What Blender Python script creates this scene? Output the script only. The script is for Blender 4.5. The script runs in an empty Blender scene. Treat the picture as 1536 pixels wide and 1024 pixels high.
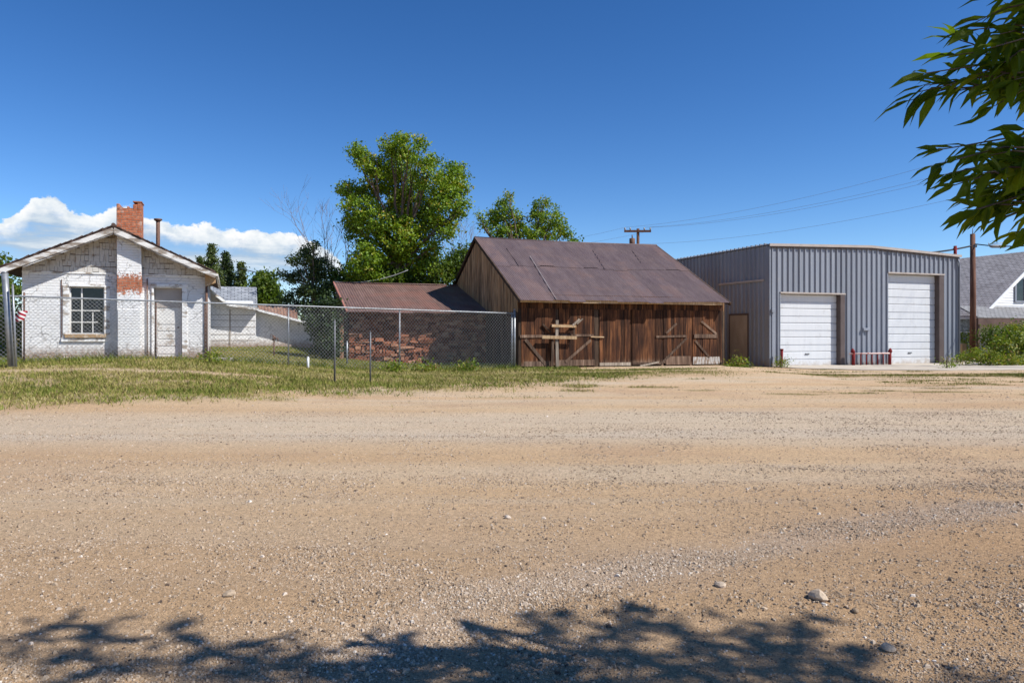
import bpy, math, random
import numpy as np
from mathutils import Vector, Matrix
R = math.radians
random.seed(7); rng = np.random.default_rng(11)
S = bpy.context.scene
COL = S.collection
F = 1109.0; CX = 768.0; HY = 500.0; EYE = 1.6      # survey of the photo: focal length, horizon, eye height
SUN_EL, SUN_AZ = 46.0, 70.0                          # az measured from straight behind the camera towards the right

# ------------------------------------------------------------------ mesh helpers
class MB:
    def __init__(s): s.v = []; s.f = []; s.m = []; s.r = []; s.cur = 0; s.sm = []
    def face(s, idx, r=None, smooth=False):
        s.f.append(idx); s.m.append(s.cur); s.sm.append(smooth)
    def add(s, vs, fs, r=None, smooth=False):
        b = len(s.v); r = random.random() if r is None else r
        s.v += [tuple(p) for p in vs]; s.r += [r]*len(vs)
        for f in fs: s.f.append([b+i for i in f]); s.m.append(s.cur); s.sm.append(smooth)
    BOXF = [(0,3,2,1),(4,5,6,7),(0,1,5,4),(1,2,6,5),(2,3,7,6),(3,0,4,7)]
    def box(s, x0, x1, y0, y1, z0, z1, r=None, jit=0.0):
        vs = [(x0,y0,z0),(x1,y0,z0),(x1,y1,z0),(x0,y1,z0),(x0,y0,z1),(x1,y0,z1),(x1,y1,z1),(x0,y1,z1)]
        if jit: vs = [tuple(c+random.uniform(-jit, jit) for c in p) for p in vs]
        s.add(vs, s.BOXF, r)
    def beam(s, a, b, w, d, up=(0,1,0), r=None):
        """bar from a to b, w wide (in the plane perpendicular to 'up'), d thick along 'up'"""
        a = Vector(a); b = Vector(b); t = (b-a).normalized(); u = Vector(up); u = (u - t*u.dot(t)).normalized(); n = t.cross(u)
        vs = []
        for p in (a, b):
            for i, j in ((-1,-1),(1,-1),(1,1),(-1,1)): vs.append(p + n*(w/2*i) + u*(d/2*j))
        s.add(vs, s.BOXF, r)
    def tube(s, pts, rad, n=8, r=None, cap=True, smooth=True):
        pts = [Vector(p) for p in pts]; k = len(pts)
        if not hasattr(rad, '__len__'): rad = [rad]*k
        vs = []; ref = Vector((0,0,1))
        for i in range(k):
            t = (pts[min(i+1,k-1)] - pts[max(i-1,0)]).normalized()
            rf = ref if abs(t.z) < .9 else Vector((1,0,0))
            u = t.cross(rf).normalized(); w = t.cross(u)
            for j in range(n):
                a = 2*math.pi*j/n; vs.append(pts[i] + u*(math.cos(a)*rad[i]) + w*(math.sin(a)*rad[i]))
        fs = [(i*n+j, i*n+(j+1)%n, (i+1)*n+(j+1)%n, (i+1)*n+j) for i in range(k-1) for j in range(n)]
        s.add(vs, fs, r, smooth)
        if cap:
            b = len(s.v) - k*n
            for c in (list(range(n)), [(k-1)*n+j for j in range(n)][::-1]): s.f.append([b+i for i in c]); s.m.append(s.cur); s.sm.append(False)
    def prism(s, poly, y0, y1, r=None):
        """poly in (x,z), extruded from y0 to y1"""
        n = len(poly)
        vs = [(p[0], y0, p[1]) for p in poly] + [(p[0], y1, p[1]) for p in poly]
        fs = [tuple(range(n)), tuple(range(2*n-1, n-1, -1))] + [(i, n+i, n+(i+1)%n, (i+1)%n) for i in range(n)]
        s.add(vs, fs, r)
    def prism_x(s, poly, x0, x1, r=None):
        """poly in (y,z), extruded along x"""
        n = len(poly)
        vs = [(x0, p[0], p[1]) for p in poly] + [(x1, p[0], p[1]) for p in poly]
        fs = [tuple(range(n-1, -1, -1)), tuple(range(n, 2*n))] + [((i+1)%n, n+(i+1)%n, n+i, i) for i in range(n)]
        s.add(vs, fs, r)
    def build(s, name, mats, parent=None, bevel=0, recalc=True):
        me = bpy.data.meshes.new(name)
        me.from_pydata(s.v, [], s.f)
        if not isinstance(mats, (list, tuple)): mats = [mats]
        for m in mats: me.materials.append(m)
        me.polygons.foreach_set('material_index', s.m); me.polygons.foreach_set('use_smooth', s.sm)
        at = me.attributes.new('rnd', 'FLOAT', 'POINT'); at.data.foreach_set('value', s.r)
        if recalc:
            import bmesh
            bm = bmesh.new(); bm.from_mesh(me); bmesh.ops.recalc_face_normals(bm, faces=bm.faces); bm.to_mesh(me); bm.free()
        o = bpy.data.objects.new(name, me); COL.objects.link(o)
        if parent: o.parent = parent
        if bevel:
            b = o.modifiers.new('bevel', 'BEVEL'); b.width = bevel; b.segments = 1; b.limit_method = 'ANGLE'
        return o

def np_mesh(name, verts, faces_flat, starts, mat, parent=None, rnd=None, smooth=False, attrs=None):
    me = bpy.data.meshes.new(name)
    me.vertices.add(len(verts)); me.vertices.foreach_set('co', np.asarray(verts, dtype=np.float32).ravel())
    me.loops.add(len(faces_flat)); me.loops.foreach_set('vertex_index', np.asarray(faces_flat, dtype=np.int32))
    me.polygons.add(len(starts)); me.polygons.foreach_set('loop_start', np.asarray(starts, dtype=np.int32))
    me.polygons.foreach_set('use_smooth', np.full(len(starts), smooth, dtype=bool))
    for k, a in dict(attrs or {}, **({'rnd': rnd} if rnd is not None else {})).items():
        t = me.attributes.new(k, 'FLOAT', 'POINT'); t.data.foreach_set('value', np.asarray(a, dtype=np.float32))
    me.materials.append(mat); me.update(calc_edges=True); me.validate()
    o = bpy.data.objects.new(name, me); COL.objects.link(o)
    if parent: o.parent = parent
    return o

def tag(o, label=None, cat=None, group=None, kind=None):
    if label: o['label'] = label
    if cat: o['category'] = cat
    if group: o['group'] = group
    if kind: o['kind'] = kind
    return o
def thing(name, label, cat, loc=(0,0,0), rz=0.0, group=None):
    o = bpy.data.objects.new(name, None); COL.objects.link(o); o.empty_display_size = .3
    o.location = loc; o.rotation_euler = (0, 0, rz)
    return tag(o, label, cat, group)

class Frame:
    """a building's own axes: local x along its front, y back from it, z up from its base"""
    def __init__(s, ox, oy, th, bz):
        s.o = (ox, oy, bz); s.th = R(th); s.c, s.s = math.cos(s.th), math.sin(s.th); s.bz = bz
    def u(s, px, v=0.0):
        t = (px-CX)/F; X = s.o[0]-s.s*v; Y = s.o[1]+s.c*v
        return (t*Y - X)/(s.c - t*s.s)
    def z(s, px, py, v=0.0):
        u = s.u(px, v); Y = s.o[1]+s.s*u+s.c*v
        return EYE + (HY-py)*Y/F - s.bz
    def pt(s, px, py, v=0.0): return (s.u(px, v), v, s.z(px, py, v))
    def w(s, u, v, z=0.0): return (s.o[0]+s.c*u-s.s*v, s.o[1]+s.s*u+s.c*v, s.bz+z)
    def empty(s, name, label, cat): return thing(name, label, cat, s.o, s.th)
def W(px, py, d): return Vector(((px-CX)*d/F, d, EYE+(HY-py)*d/F))

# ------------------------------------------------------------------ value noise (for terrain and scatter)
_perm = rng.random((256, 256))
def vnoise(x, y):
    x = np.asarray(x, float); y = np.asarray(y, float)
    xi = np.floor(x).astype(int); yi = np.floor(y).astype(int); fx = x-xi; fy = y-yi
    fx = fx*fx*(3-2*fx); fy = fy*fy*(3-2*fy)
    g = lambda a, b: _perm[a & 255, b & 255]
    return (g(xi,yi)*(1-fx)+g(xi+1,yi)*fx)*(1-fy) + (g(xi,yi+1)*(1-fx)+g(xi+1,yi+1)*fx)*fy
def fbm(x, y, o=4):
    s = 0; a = .5
    for i in range(o): s = s + a*vnoise(x*2**i+17*i, y*2**i+5*i); a *= .5
    return s
def sst(a, b, x):
    t = np.clip((np.asarray(x, float)-a)/(b-a), 0, 1); return t*t*(3-2*t)

YB_X = [-60, -20, -10.7, -5.6, -3.3, 0, 3, 6, 10, 14, 20, 60]
YB_Y = [15.2, 15.0, 15.5, 17.0, 19.2, 20.4, 23.2, 24.6, 24.4, 23.6, 22.8, 21]
def yb(x): return np.interp(x, YB_X, YB_Y)
def ground_z(x, y):
    x = np.asarray(x, float); y = np.asarray(y, float)
    L = 1-sst(-12, -3, x)
    y0 = 15.2 + 5.0*sst(-7, 4, x)
    ramp = sst(y0, y0+6.8, y)
    z = ramp*(.235 + .56*L - .135*sst(8.5, 11.5, x)) + L*.022*np.clip(y-26, 0, 30)
    near = sst(70, 40, np.hypot(x, y-20))
    z = z + near*(.05*(fbm(x*.5, y*.5, 3)-.45)*sst(2, 8, y) *(1-.5*ramp))
    # wheel ruts worn along the road and low windrows between them
    wv = y+.05*x+.5*(fbm(x*.12+9, y*.05, 3)-.5)
    rut = .016*np.sin(wv*3.1)+.010*np.sin(wv*7.3+1.2)+.02*(fbm(x*.35+70, wv*2.6, 4)-.47)+.022*(fbm(x*2.1, y*2.1+33, 3)-.44)
    z = z + near*rut*sst(-8, 3, y)*sst(15.5, 13, y)
    return z

# ------------------------------------------------------------------ shader helpers
def nmat(name):
    m = bpy.data.materials.new(name); m.use_nodes = True; nt = m.node_tree
    return m, nt, nt.nodes['Principled BSDF']
def lk(nt, a, b): nt.links.new(a, b)
def setin(nt, node, key, val):
    if val is None: return
    sk = node.inputs[key]
    if hasattr(val, 'is_output') or isinstance(val, bpy.types.NodeSocket): lk(nt, val, sk)
    else:
        if sk.type == 'RGBA' and len(val) == 3: val = (*val, 1)
        sk.default_value = val
def coord(nt, scale=(1,1,1), kind='Object', rot=(0,0,0)):
    t = nt.nodes.new('ShaderNodeTexCoord'); mp = nt.nodes.new('ShaderNodeMapping')
    mp.inputs['Scale'].default_value = scale; mp.inputs['Rotation'].default_value = rot
    lk(nt, t.outputs[kind], mp.inputs['Vector']); return mp.outputs['Vector']
def noise(nt, vec, scale=1, detail=4, rough=.55, dist=0):
    n = nt.nodes.new('ShaderNodeTexNoise'); lk(nt, vec, n.inputs['Vector'])
    n.inputs['Scale'].default_value = scale; n.inputs['Detail'].default_value = detail
    n.inputs['Roughness'].default_value = rough; n.inputs['Distortion'].default_value = dist
    return n.outputs['Fac']
def voro(nt, vec, scale=1, feature='F1', out='Distance', rand=1):
    n = nt.nodes.new('ShaderNodeTexVoronoi'); n.feature = feature; lk(nt, vec, n.inputs['Vector'])
    n.inputs['Scale'].default_value = scale; n.inputs['Randomness'].default_value = rand
    return n.outputs[out]
def ramp(nt, fac, stops, interp='LINEAR'):
    n = nt.nodes.new('ShaderNodeValToRGB'); lk(nt, fac, n.inputs['Fac']); e = n.color_ramp; e.interpolation = interp
    while len(e.elements) < len(stops): e.elements.new(.5)
    for el, (p, c) in zip(e.elements, stops):
        el.position = p; el.color = (c, c, c, 1) if not hasattr(c, '__len__') else (*c, 1)
    return n.outputs['Color']
def mix(nt, fac, a, b, mode='MIX'):
    n = nt.nodes.new('ShaderNodeMix'); n.data_type = 'RGBA'; n.blend_type = mode
    for sk, v in ((n.inputs[0], fac), (n.inputs[6], a), (n.inputs[7], b)):
        if isinstance(v, bpy.types.NodeSocket): lk(nt, v, sk)
        elif hasattr(v, '__len__'): sk.default_value = (*v, 1) if len(v) == 3 else v
        else: sk.default_value = v if sk.type != 'RGBA' else (v, v, v, 1)
    return n.outputs[2]
def mth(nt, op, a, b=None, c=None):
    n = nt.nodes.new('ShaderNodeMath'); n.operation = op
    for i, v in enumerate((a, b, c)):
        if v is None: continue
        if isinstance(v, bpy.types.NodeSocket): lk(nt, v, n.inputs[i])
        else: n.inputs[i].default_value = v
    return n.outputs[0]
def mrange(nt, v, a, b, c=0, d=1, smooth=True):
    n = nt.nodes.new('ShaderNodeMapRange'); lk(nt, v, n.inputs[0])
    if smooth: n.interpolation_type = 'SMOOTHSTEP'
    for i, k in enumerate((a, b, c, d)): n.inputs[i+1].default_value = k
    return n.outputs[0]
def attr(nt, name='rnd'):
    n = nt.nodes.new('ShaderNodeAttribute'); n.attribute_name = name; return n.outputs['Fac']
def sep(nt, vec):
    n = nt.nodes.new('ShaderNodeSeparateXYZ'); lk(nt, vec, n.inputs[0]); return n.outputs
def comb(nt, x, y, z):
    n = nt.nodes.new('ShaderNodeCombineXYZ')
    for i, v in enumerate((x, y, z)):
        if isinstance(v, bpy.types.NodeSocket): lk(nt, v, n.inputs[i])
        else: n.inputs[i].default_value = v
    return n.outputs[0]
def bump(nt, bs, h, strength=.3, dist=.02):
    n = nt.nodes.new('ShaderNodeBump'); lk(nt, h, n.inputs['Height'])
    n.inputs['Strength'].default_value = strength; n.inputs['Distance'].default_value = dist
    lk(nt, n.outputs['Normal'], bs.inputs['Normal'])
def fin(nt, bs, col, rough=.8, metal=0, spec=.3):
    setin(nt, bs, 'Base Color', col); setin(nt, bs, 'Roughness', rough); setin(nt, bs, 'Metallic', metal)
    setin(nt, bs, 'Specular IOR Level', spec)

M = {}
def simple(name, c1, c2, scale=3, rough=.8, metal=0, stretch=(1,1,1), bmp=.15, det=6, spec=.3, third=None, rndamt=0, bdist=.01):
    m, nt, bs = nmat(name); v = coord(nt, stretch)
    n = noise(nt, v, scale, det, .6)
    st = [(.3, c1), (.68, c2)] if third is None else [(.28, c1), (.55, c2), (.75, third)]
    col = ramp(nt, n, st)
    if rndamt:
        col = mix(nt, 1, col, ramp(nt, attr(nt), [(0, 1-rndamt), (1, 1+rndamt)]), 'MULTIPLY')
    fin(nt, bs, col, rough, metal, spec)
    if bmp: bump(nt, bs, noise(nt, v, scale*6, 4), bmp, bdist)
    M[name] = m; return m

def wood(name, dark, mid, light, rndamt=.35, foot=None, foot_h=.3, tint=None):
    """weathered vertical boards: streaks along z, each board its own tone (rnd)"""
    m, nt, bs = nmat(name)
    v = coord(nt, (14, 14, .7)); v2 = coord(nt, (2.2, 2.2, .5)); p = coord(nt)
    r = attr(nt)
    vv = nt.nodes.new('ShaderNodeVectorMath'); vv.operation = 'ADD'; lk(nt, v, vv.inputs[0])
    lk(nt, comb(nt, 0, 0, mth(nt, 'MULTIPLY', r, 37.0)), vv.inputs[1])
    a = noise(nt, vv.outputs[0], 1.6, 6, .65); b = noise(nt, v2, 1.5, 3)
    k = mth(nt, 'ADD', mth(nt, 'MULTIPLY', a, .65), mth(nt, 'MULTIPLY', b, .35))
    col = ramp(nt, k, [(.38, dark), (.5, mid), (.62, light)])
    col = mix(nt, 1, col, ramp(nt, r, [(0, 1-rndamt), (1, 1+rndamt*.7)]), 'MULTIPLY')
    if tint: col = mix(nt, mth(nt, 'MULTIPLY', mrange(nt, b, .45, .7), .6), col, tint)
    if foot:   # splash-bleached feet of the boards
        z = sep(nt, p)[2]
        k2 = mth(nt, 'ADD', z, mth(nt, 'MULTIPLY', mth(nt, 'SUBTRACT', a, .5), -1.0))
        col = mix(nt, mth(nt, 'MULTIPLY', mrange(nt, k2, foot_h, 0.0), .8), col, foot)
    fin(nt, bs, col, .85, 0, .25); bump(nt, bs, a, .5, .008)
    M[name] = m; return m
# ------------------------------------------------------------------ materials
def mk_dirt():
    m, nt, bs = nmat('dirt'); p = coord(nt, kind='Object')
    band = noise(nt, coord(nt, (.05, .55, 1)), 1.0, 4, .6, .6)
    big = noise(nt, coord(nt, (.16, .22, 1)), 1.3, 5, .6)
    fine = noise(nt, p, 26, 6, .7); grit = noise(nt, p, 110, 3, .7)
    xyz = sep(nt, p)
    col = ramp(nt, band, [(.36, (.525, .355, .205)), (.5, (.555, .392, .240)), (.64, (.54, .418, .290))])
    col = mix(nt, mth(nt, 'MULTIPLY', mrange(nt, big, .46, .64), .45), col, (.43, .275, .165))
    # redder soil by the near right verge
    col = mix(nt, mth(nt, 'MULTIPLY', attr(nt, 'fines'), .8), col, (.46, .42, .385))
    rd = mth(nt, 'MULTIPLY', mrange(nt, mth(nt, 'ADD', xyz[0], mth(nt, 'MULTIPLY', big, 2.0)), 1.4, 4.6), mrange(nt, xyz[1], 9.5, 4.0))
    col = mix(nt, mth(nt, 'MULTIPLY', rd, .75), col, (.34, .19, .092))
    nr = mth(nt, 'MULTIPLY', mrange(nt, mth(nt, 'ADD', xyz[1], mth(nt, 'MULTIPLY', mth(nt, 'SUBTRACT', big, .5), 4.0)), 8.0, 4.2), .75)  # soil browned towards the camera, lens vignette put into the colour
    col = mix(nt, nr, col, (.44, .285, .160))
    # pale dry track
    tr = mth(nt, 'MULTIPLY', mrange(nt, xyz[1], 9.6, 11.2), mrange(nt, xyz[1], 15.6, 13.6))
    col = mix(nt, mth(nt, 'MULTIPLY', tr, .6), col, (.555, .45, .33))
    col = mix(nt, 1, col, ramp(nt, fine, [(.36, .78), (.64, 1.18)]), 'MULTIPLY')
    col = mix(nt, 1, col, ramp(nt, grit, [(.36, .58), (.47, 1.0), (.64, 1.25)]), 'MULTIPLY')
    g = attr(nt, 'grass')
    thatch = ramp(nt, noise(nt, p, 7, 5), [(.35, (.15, .125, .036)), (.6, (.30, .225, .095))])
    col = mix(nt, g, col, thatch)
    fin(nt, bs, col, .95, 0, .12)
    h = mth(nt, 'ADD', mth(nt, 'MULTIPLY', fine, .6), mth(nt, 'MULTIPLY', grit, .55))
    bump(nt, bs, h, .9, .035)
    M['dirt'] = m
mk_dirt()

def mk_pebble():
    m, nt, bs = nmat('pebble'); r = attr(nt)
    col = ramp(nt, r, [(0, (.09, .065, .05)), (.25, (.27, .195, .13)), (.6, (.44, .335, .235)), (.85, (.52, .43, .345)), (1, (.64, .57, .49))])
    col = mix(nt, 1, col, ramp(nt, noise(nt, coord(nt), 60, 3), [(.3, .75), (.7, 1.2)]), 'MULTIPLY')
    fin(nt, bs, col, .9, 0, .2); M['pebble'] = m
mk_pebble()

def mk_grass():
    m, nt, bs = nmat('grass'); r = attr(nt)
    col = ramp(nt, r, [(0, (.080, .128, .017)), (.35, (.150, .180, .028)), (.62, (.245, .23, .055)), (.85, (.35, .28, .105)), (1, (.45, .37, .18))])
    fin(nt, bs, col, .8, 0, .15); M['grass'] = m
mk_grass()

def mk_leaf(name, stops, trans=.35, rough=.5, spec=.35):
    m, nt, bs = nmat(name); r = attr(nt)
    col = ramp(nt, r, stops); fin(nt, bs, col, rough, 0, spec)
    tr = nt.nodes.new('ShaderNodeBsdfTranslucent'); lk(nt, mix(nt, 1, col, (1.25, 1.25, .45), 'MULTIPLY'), tr.inputs['Color'])
    mx = nt.nodes.new('ShaderNodeMixShader'); mx.inputs[0].default_value = trans
    lk(nt, bs.outputs[0], mx.inputs[1]); lk(nt, tr.outputs[0], mx.inputs[2]); lk(nt, mx.outputs[0], nt.nodes['Material Output'].inputs['Surface'])
    M[name] = m
mk_leaf('leaf_bright', [(0, (.065, .135, .008)), (.5, (.155, .25, .010)), (.85, (.25, .325, .014)), (1, (.36, .28, .035))], .30)
mk_leaf('leaf_mid', [(0, (.045, .085, .010)), (.6, (.095, .155, .014)), (1, (.17, .215, .02))], .38)
mk_leaf('leaf_dark', [(0, (.016, .030, .010)), (.6, (.034, .062, .016)), (1, (.070, .105, .022))], .2)
mk_leaf('leaf_pine', [(0, (.035, .060, .018)), (.6, (.090, .130, .032)), (1, (.18, .20, .045))], .25)
mk_leaf('leaf_weed', [(0, (.085, .14, .014)), (.5, (.17, .235, .02)), (.8, (.30, .30, .04)), (1, (.40, .25, .11))], .35)
mk_leaf('leaf_ash', [(0, (.050, .088, .006)), (.6, (.11, .17, .010)), (1, (.20, .24, .014))], .55, .5, .2)

simple('bark', (.085, .06, .045), (.19, .145, .11), 5, .9, stretch=(3,3,.6), bmp=.6)
simple('dead_wood', (.17, .125, .12), (.32, .26, .25), 4, .9, stretch=(3,3,.7), bmp=.4)

def mk_paint(name, brick=True, exposed=None, base=(.84, .83, .81), dirt=True):
    """old white limewash over masonry: faint courses, hairline cracks, chips and splashed feet"""
    m, nt, bs = nmat(name); p = coord(nt); xyz = sep(nt, p)
    n1 = noise(nt, p, 1.3, 6, .65); n2 = noise(nt, p, 9, 6, .7)
    col = ramp(nt, n1, [(.26, tuple(b*c for b, c in zip(base, (.70, .67, .63)))), (.42, tuple(b*.92 for b in base)), (.6, base)])
    bt = nt.nodes.new('ShaderNodeTexBrick')
    lk(nt, comb(nt, mth(nt, 'ADD', xyz[0], xyz[1]), xyz[2], 0), bt.inputs['Vector'])
    bt.inputs['Scale'].default_value = 1; bt.inputs['Brick Width'].default_value = .23; bt.inputs['Row Height'].default_value = .085
    bt.inputs['Mortar Size'].default_value = .009; bt.inputs['Mortar Smooth'].default_value = .4; bt.inputs['Bias'].default_value = 0
    bt.inputs['Color1'].default_value = (.40, .115, .055, 1); bt.inputs['Color2'].default_value = (.52, .20, .11, 1); bt.inputs['Mortar'].default_value = (.36, .29, .23, 1)
    cr = voro(nt, mixvec(nt, p, n2, .25), 2.6, 'DISTANCE_TO_EDGE')
    crk = mth(nt, 'MULTIPLY', mrange(nt, cr, .020, .004), mrange(nt, n1, .44, .56))
    col = mix(nt, mth(nt, 'MULTIPLY', crk, .65), col, (.22, .19, .17))
    chips = mth(nt, 'MULTIPLY', mrange(nt, n2, .60, .65), mrange(nt, noise(nt, p, 2.1, 3), .47, .56))
    col = mix(nt, mth(nt, 'MULTIPLY', chips, .7), col, (.45, .36, .30))
    if exposed:
        z0, z1 = exposed
        zz = mth(nt, 'ADD', xyz[2], mth(nt, 'MULTIPLY', mth(nt, 'SUBTRACT', n2, .5), 1.2))
        k = mth(nt, 'MULTIPLY', mrange(nt, zz, z0-.05, z0+.05), mrange(nt, zz, z1+.05, z1-.05))
        bc = mix(nt, 1, bt.outputs['Color'], ramp(nt, n2, [(.3, .6), (.7, 1.25)]), 'MULTIPLY')
        col = mix(nt, k, col, bc)
    if dirt:
        zz = mth(nt, 'ADD', xyz[2], mth(nt, 'MULTIPLY', mth(nt, 'SUBTRACT', n2, .5), -.9))
        col = mix(nt, mth(nt, 'MULTIPLY', mrange(nt, zz, .50, .02), .9), col, (.27, .17, .105))
    fin(nt, bs, col, .9, 0, .2)
    h = mth(nt, 'ADD', mth(nt, 'MULTIPLY', n2, .5), mth(nt, 'MULTIPLY', crk, -.5))
    if brick: h = mth(nt, 'ADD', h, mth(nt, 'MULTIPLY', bt.outputs['Fac'], -1.0))
    bump(nt, bs, h, .9, .03); M[name] = m
def mixvec(nt, p, n, a):
    v = nt.nodes.new('ShaderNodeVectorMath'); v.operation = 'ADD'; lk(nt, p, v.inputs[0])
    s = mth(nt, 'MULTIPLY', n, a); lk(nt, comb(nt, s, s, s), v.inputs[1]); return v.outputs[0]
mk_paint('limewash'); mk_paint('limewash_chimney', True, (2.12, 2.68)); mk_paint('limewash_far', False)

def mk_brick():
    m, nt, bs = nmat('red_brick'); p = coord(nt); xyz = sep(nt, p); n2 = noise(nt, p, 11, 6, .7)
    bt = nt.nodes.new('ShaderNodeTexBrick'); lk(nt, comb(nt, mth(nt, 'ADD', xyz[0], xyz[1]), xyz[2], 0), bt.inputs['Vector'])
    for k, v in (('Scale', 1), ('Brick Width', .22), ('Row Height', .078), ('Mortar Size', .009), ('Mortar Smooth', .3), ('Bias', -.1),
                 ('Color1', (.42, .12, .055, 1)), ('Color2', (.56, .22, .12, 1)), ('Mortar', (.30, .22, .17, 1))): bt.inputs[k].default_value = v
    col = mix(nt, 1, bt.outputs['Color'], ramp(nt, n2, [(.3, .55), (.7, 1.3)]), 'MULTIPLY')
    col = mix(nt, mth(nt, 'MULTIPLY', mrange(nt, noise(nt, p, 3.5, 5), .58, .68), .6), col, (.55, .45, .38))
    fin(nt, bs, col, .92, 0, .15)
    bump(nt, bs, mth(nt, 'ADD', n2, mth(nt, 'MULTIPLY', bt.outputs['Fac'], -.8)), .9, .02); M['red_brick'] = m
mk_brick()

def mk_peel(name, paint, under, lo=.5, hi=.58, scale=5, stretch=(1,1,1)):
    m, nt, bs = nmat(name); v = coord(nt, stretch)
    n = noise(nt, v, scale, 7, .68); n2 = noise(nt, v, scale*4, 4)
    pc = mix(nt, 1, (*paint, 1), ramp(nt, n2, [(.3, .85), (.7, 1.05)]), 'MULTIPLY')
    uc = mix(nt, 1, (*under, 1), ramp(nt, n2, [(.3, .55), (.7, 1.3)]), 'MULTIPLY')
    k = mrange(nt, n, lo, hi)
    fin(nt, bs, mix(nt, k, pc, uc), .8, 0, .25); bump(nt, bs, mth(nt, 'MULTIPLY', k, -1), .5, .006); M[name] = m
mk_peel('peeling_paint', (.86, .85, .82), (.36, .30, .24), .50, .57, 3.2, (.5, 1, 1.5))
mk_peel('shingle_paint', (.60, .57, .52), (.30, .235, .17), .52, .66, 4)
mk_peel('door_paint', (.72, .70, .66), (.42, .36, .30), .57, .64, 3)
mk_peel('soffit_wood', (.42, .27, .14), (.55, .43, .30), .5, .6, 4)
mk_peel('whitewashed_plank', (.50, .47, .43), (.24, .165, .11), .46, .56, 6, (2.5, 2.5, .5))
mk_peel('red_paint', (.19, .013, .014), (.12, .04, .03), .56, .64, 6)
mk_peel('rail_paint', (.60, .44, .40), (.36, .10, .08), .52, .6, 7)

simple('roof_edge', (.055, .036, .03), (.13, .085, .068), 8, .9, bmp=.5)
mk_peel('barge_paint', (.74, .72, .68), (.27, .22, .175), .44, .56, 3.4, (.45, 1, 2))
simple('gap_wood', (.20, .165, .135), (.30, .255, .21), 6, .9)
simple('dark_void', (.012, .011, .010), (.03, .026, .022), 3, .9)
wood('barn_board', (.018, .007, .004), (.070, .026, .011), (.195, .078, .030), .5, (.27, .18, .12), .30)
wood('brace_board', (.060, .034, .022), (.135, .083, .055), (.27, .18, .125), .4)
wood('gable_board', (.12, .07, .038), (.40, .245, .125), (.72, .49, .29), .42, tint=(.42, .20, .075))
wood('grey_board', (.15, .115, .085), (.30, .245, .19), (.45, .385, .31), .25)
wood('fresh_board', (.30, .185, .095), (.46, .31, .17), (.58, .42, .26), .15)
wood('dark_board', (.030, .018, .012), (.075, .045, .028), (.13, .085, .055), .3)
wood('fence_board', (.15, .075, .045), (.27, .15, .09), (.36, .24, .16), .3)
wood('pole_wood', (.07, .032, .020), (.135, .062, .038), (.20, .105, .07), .1)

def mk_sheet(name, base, base2, rust, amt=.5, rough=.5, metal=.0):
    m, nt, bs = nmat(name); v = coord(nt, (1.8, .35, .35)); p = coord(nt); r = attr(nt)
    a = noise(nt, v, 2.2, 6, .65); b = noise(nt, p, .9, 5, .6); c = noise(nt, p, 14, 4, .7)
    col = ramp(nt, a, [(.35, base), (.65, base2)])
    col = mix(nt, 1, col, ramp(nt, r, [(0, .91), (1, 1.07)]), 'MULTIPLY')
    col = mix(nt, mth(nt, 'MULTIPLY', mrange(nt, mth(nt, 'ADD', b, mth(nt, 'MULTIPLY', mth(nt, 'SUBTRACT', r, .5), .22)), .50, .66), amt), col, rust)
    col = mix(nt, 1, col, ramp(nt, c, [(.3, .85), (.7, 1.12)]), 'MULTIPLY')
    fin(nt, bs, col, ramp(nt, b, [(.3, rough-.08), (.7, rough+.2)]), metal, .4)
    bump(nt, bs, c, .12, .006); M[name] = m
mk_sheet('barn_tin', (.110, .075, .073), (.152, .109, .105), (.205, .110, .082), .25, .48)
mk_sheet('shed_tin', (.135, .078, .065), (.205, .125, .105), (.24, .105, .075), .45, .55)
mk_sheet('seam_tin', (.24, .21, .205), (.31, .28, .27), (.3, .2, .16), .3, .5)
mk_sheet('rust_tin', (.19, .09, .06), (.30, .17, .12), (.40, .26, .19), .6, .7)
mk_sheet('edge_tin', (.34, .13, .09), (.42, .19, .14), (.35, .12, .08), .4, .6)

def mk_steel(name, c1, c2, splash, zs, rough=.42, panel=.914):
    m, nt, bs = nmat(name); p = coord(nt); xyz = sep(nt, p); st = noise(nt, coord(nt, (5, 5, .25)), 1.3, 6, .65); n = noise(nt, p, 3.2, 6, .65); n2 = noise(nt, p, .7, 3)
    col = ramp(nt, st, [(.3, c1), (.7, c2)])
    if panel:
        w = nt.nodes.new('ShaderNodeTexWhiteNoise'); w.noise_dimensions = '1D'
        lk(nt, mth(nt, 'FLOOR', mth(nt, 'DIVIDE', mth(nt, 'ADD', xyz[0], xyz[1]), panel)), w.inputs['W'])
        col = mix(nt, 1, col, ramp(nt, w.outputs['Value'], [(0, .90), (1, 1.07)]), 'MULTIPLY')
    col = mix(nt, mth(nt, 'MULTIPLY', mrange(nt, n, .56, .70), .22), col, (.36, .33, .30))
    zz = mth(nt, 'ADD', xyz[2], mth(nt, 'MULTIPLY', mth(nt, 'SUBTRACT', n, .5), -1.1))
    col = mix(nt, mth(nt, 'MULTIPLY', mrange(nt, zz, zs, -.05), .75), col, splash)
    fin(nt, bs, col, ramp(nt, n2, [(.3, rough-.06), (.7, rough+.14)]), 0, .5); bump(nt, bs, n2, .25, .05); M[name] = m
mk_steel('wall_steel', (.205, .222, .258), (.255, .272, .308), (.27, .205, .15), .42)
simple('brown_trim', (.085, .062, .055), (.115, .088, .08), 2, .55, bmp=.03)
simple('beige_trim', (.36, .31, .27), (.45, .39, .345), 2, .55, bmp=.03)
mk_steel('door_white', (.585, .595, .605), (.65, .655, .66), (.42, .35, .28), .30, .4, 0)
simple('side_door', (.26, .21, .16), (.36, .30, .235), 2.0, .7, stretch=(1,1,.4), bmp=.1)
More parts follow.
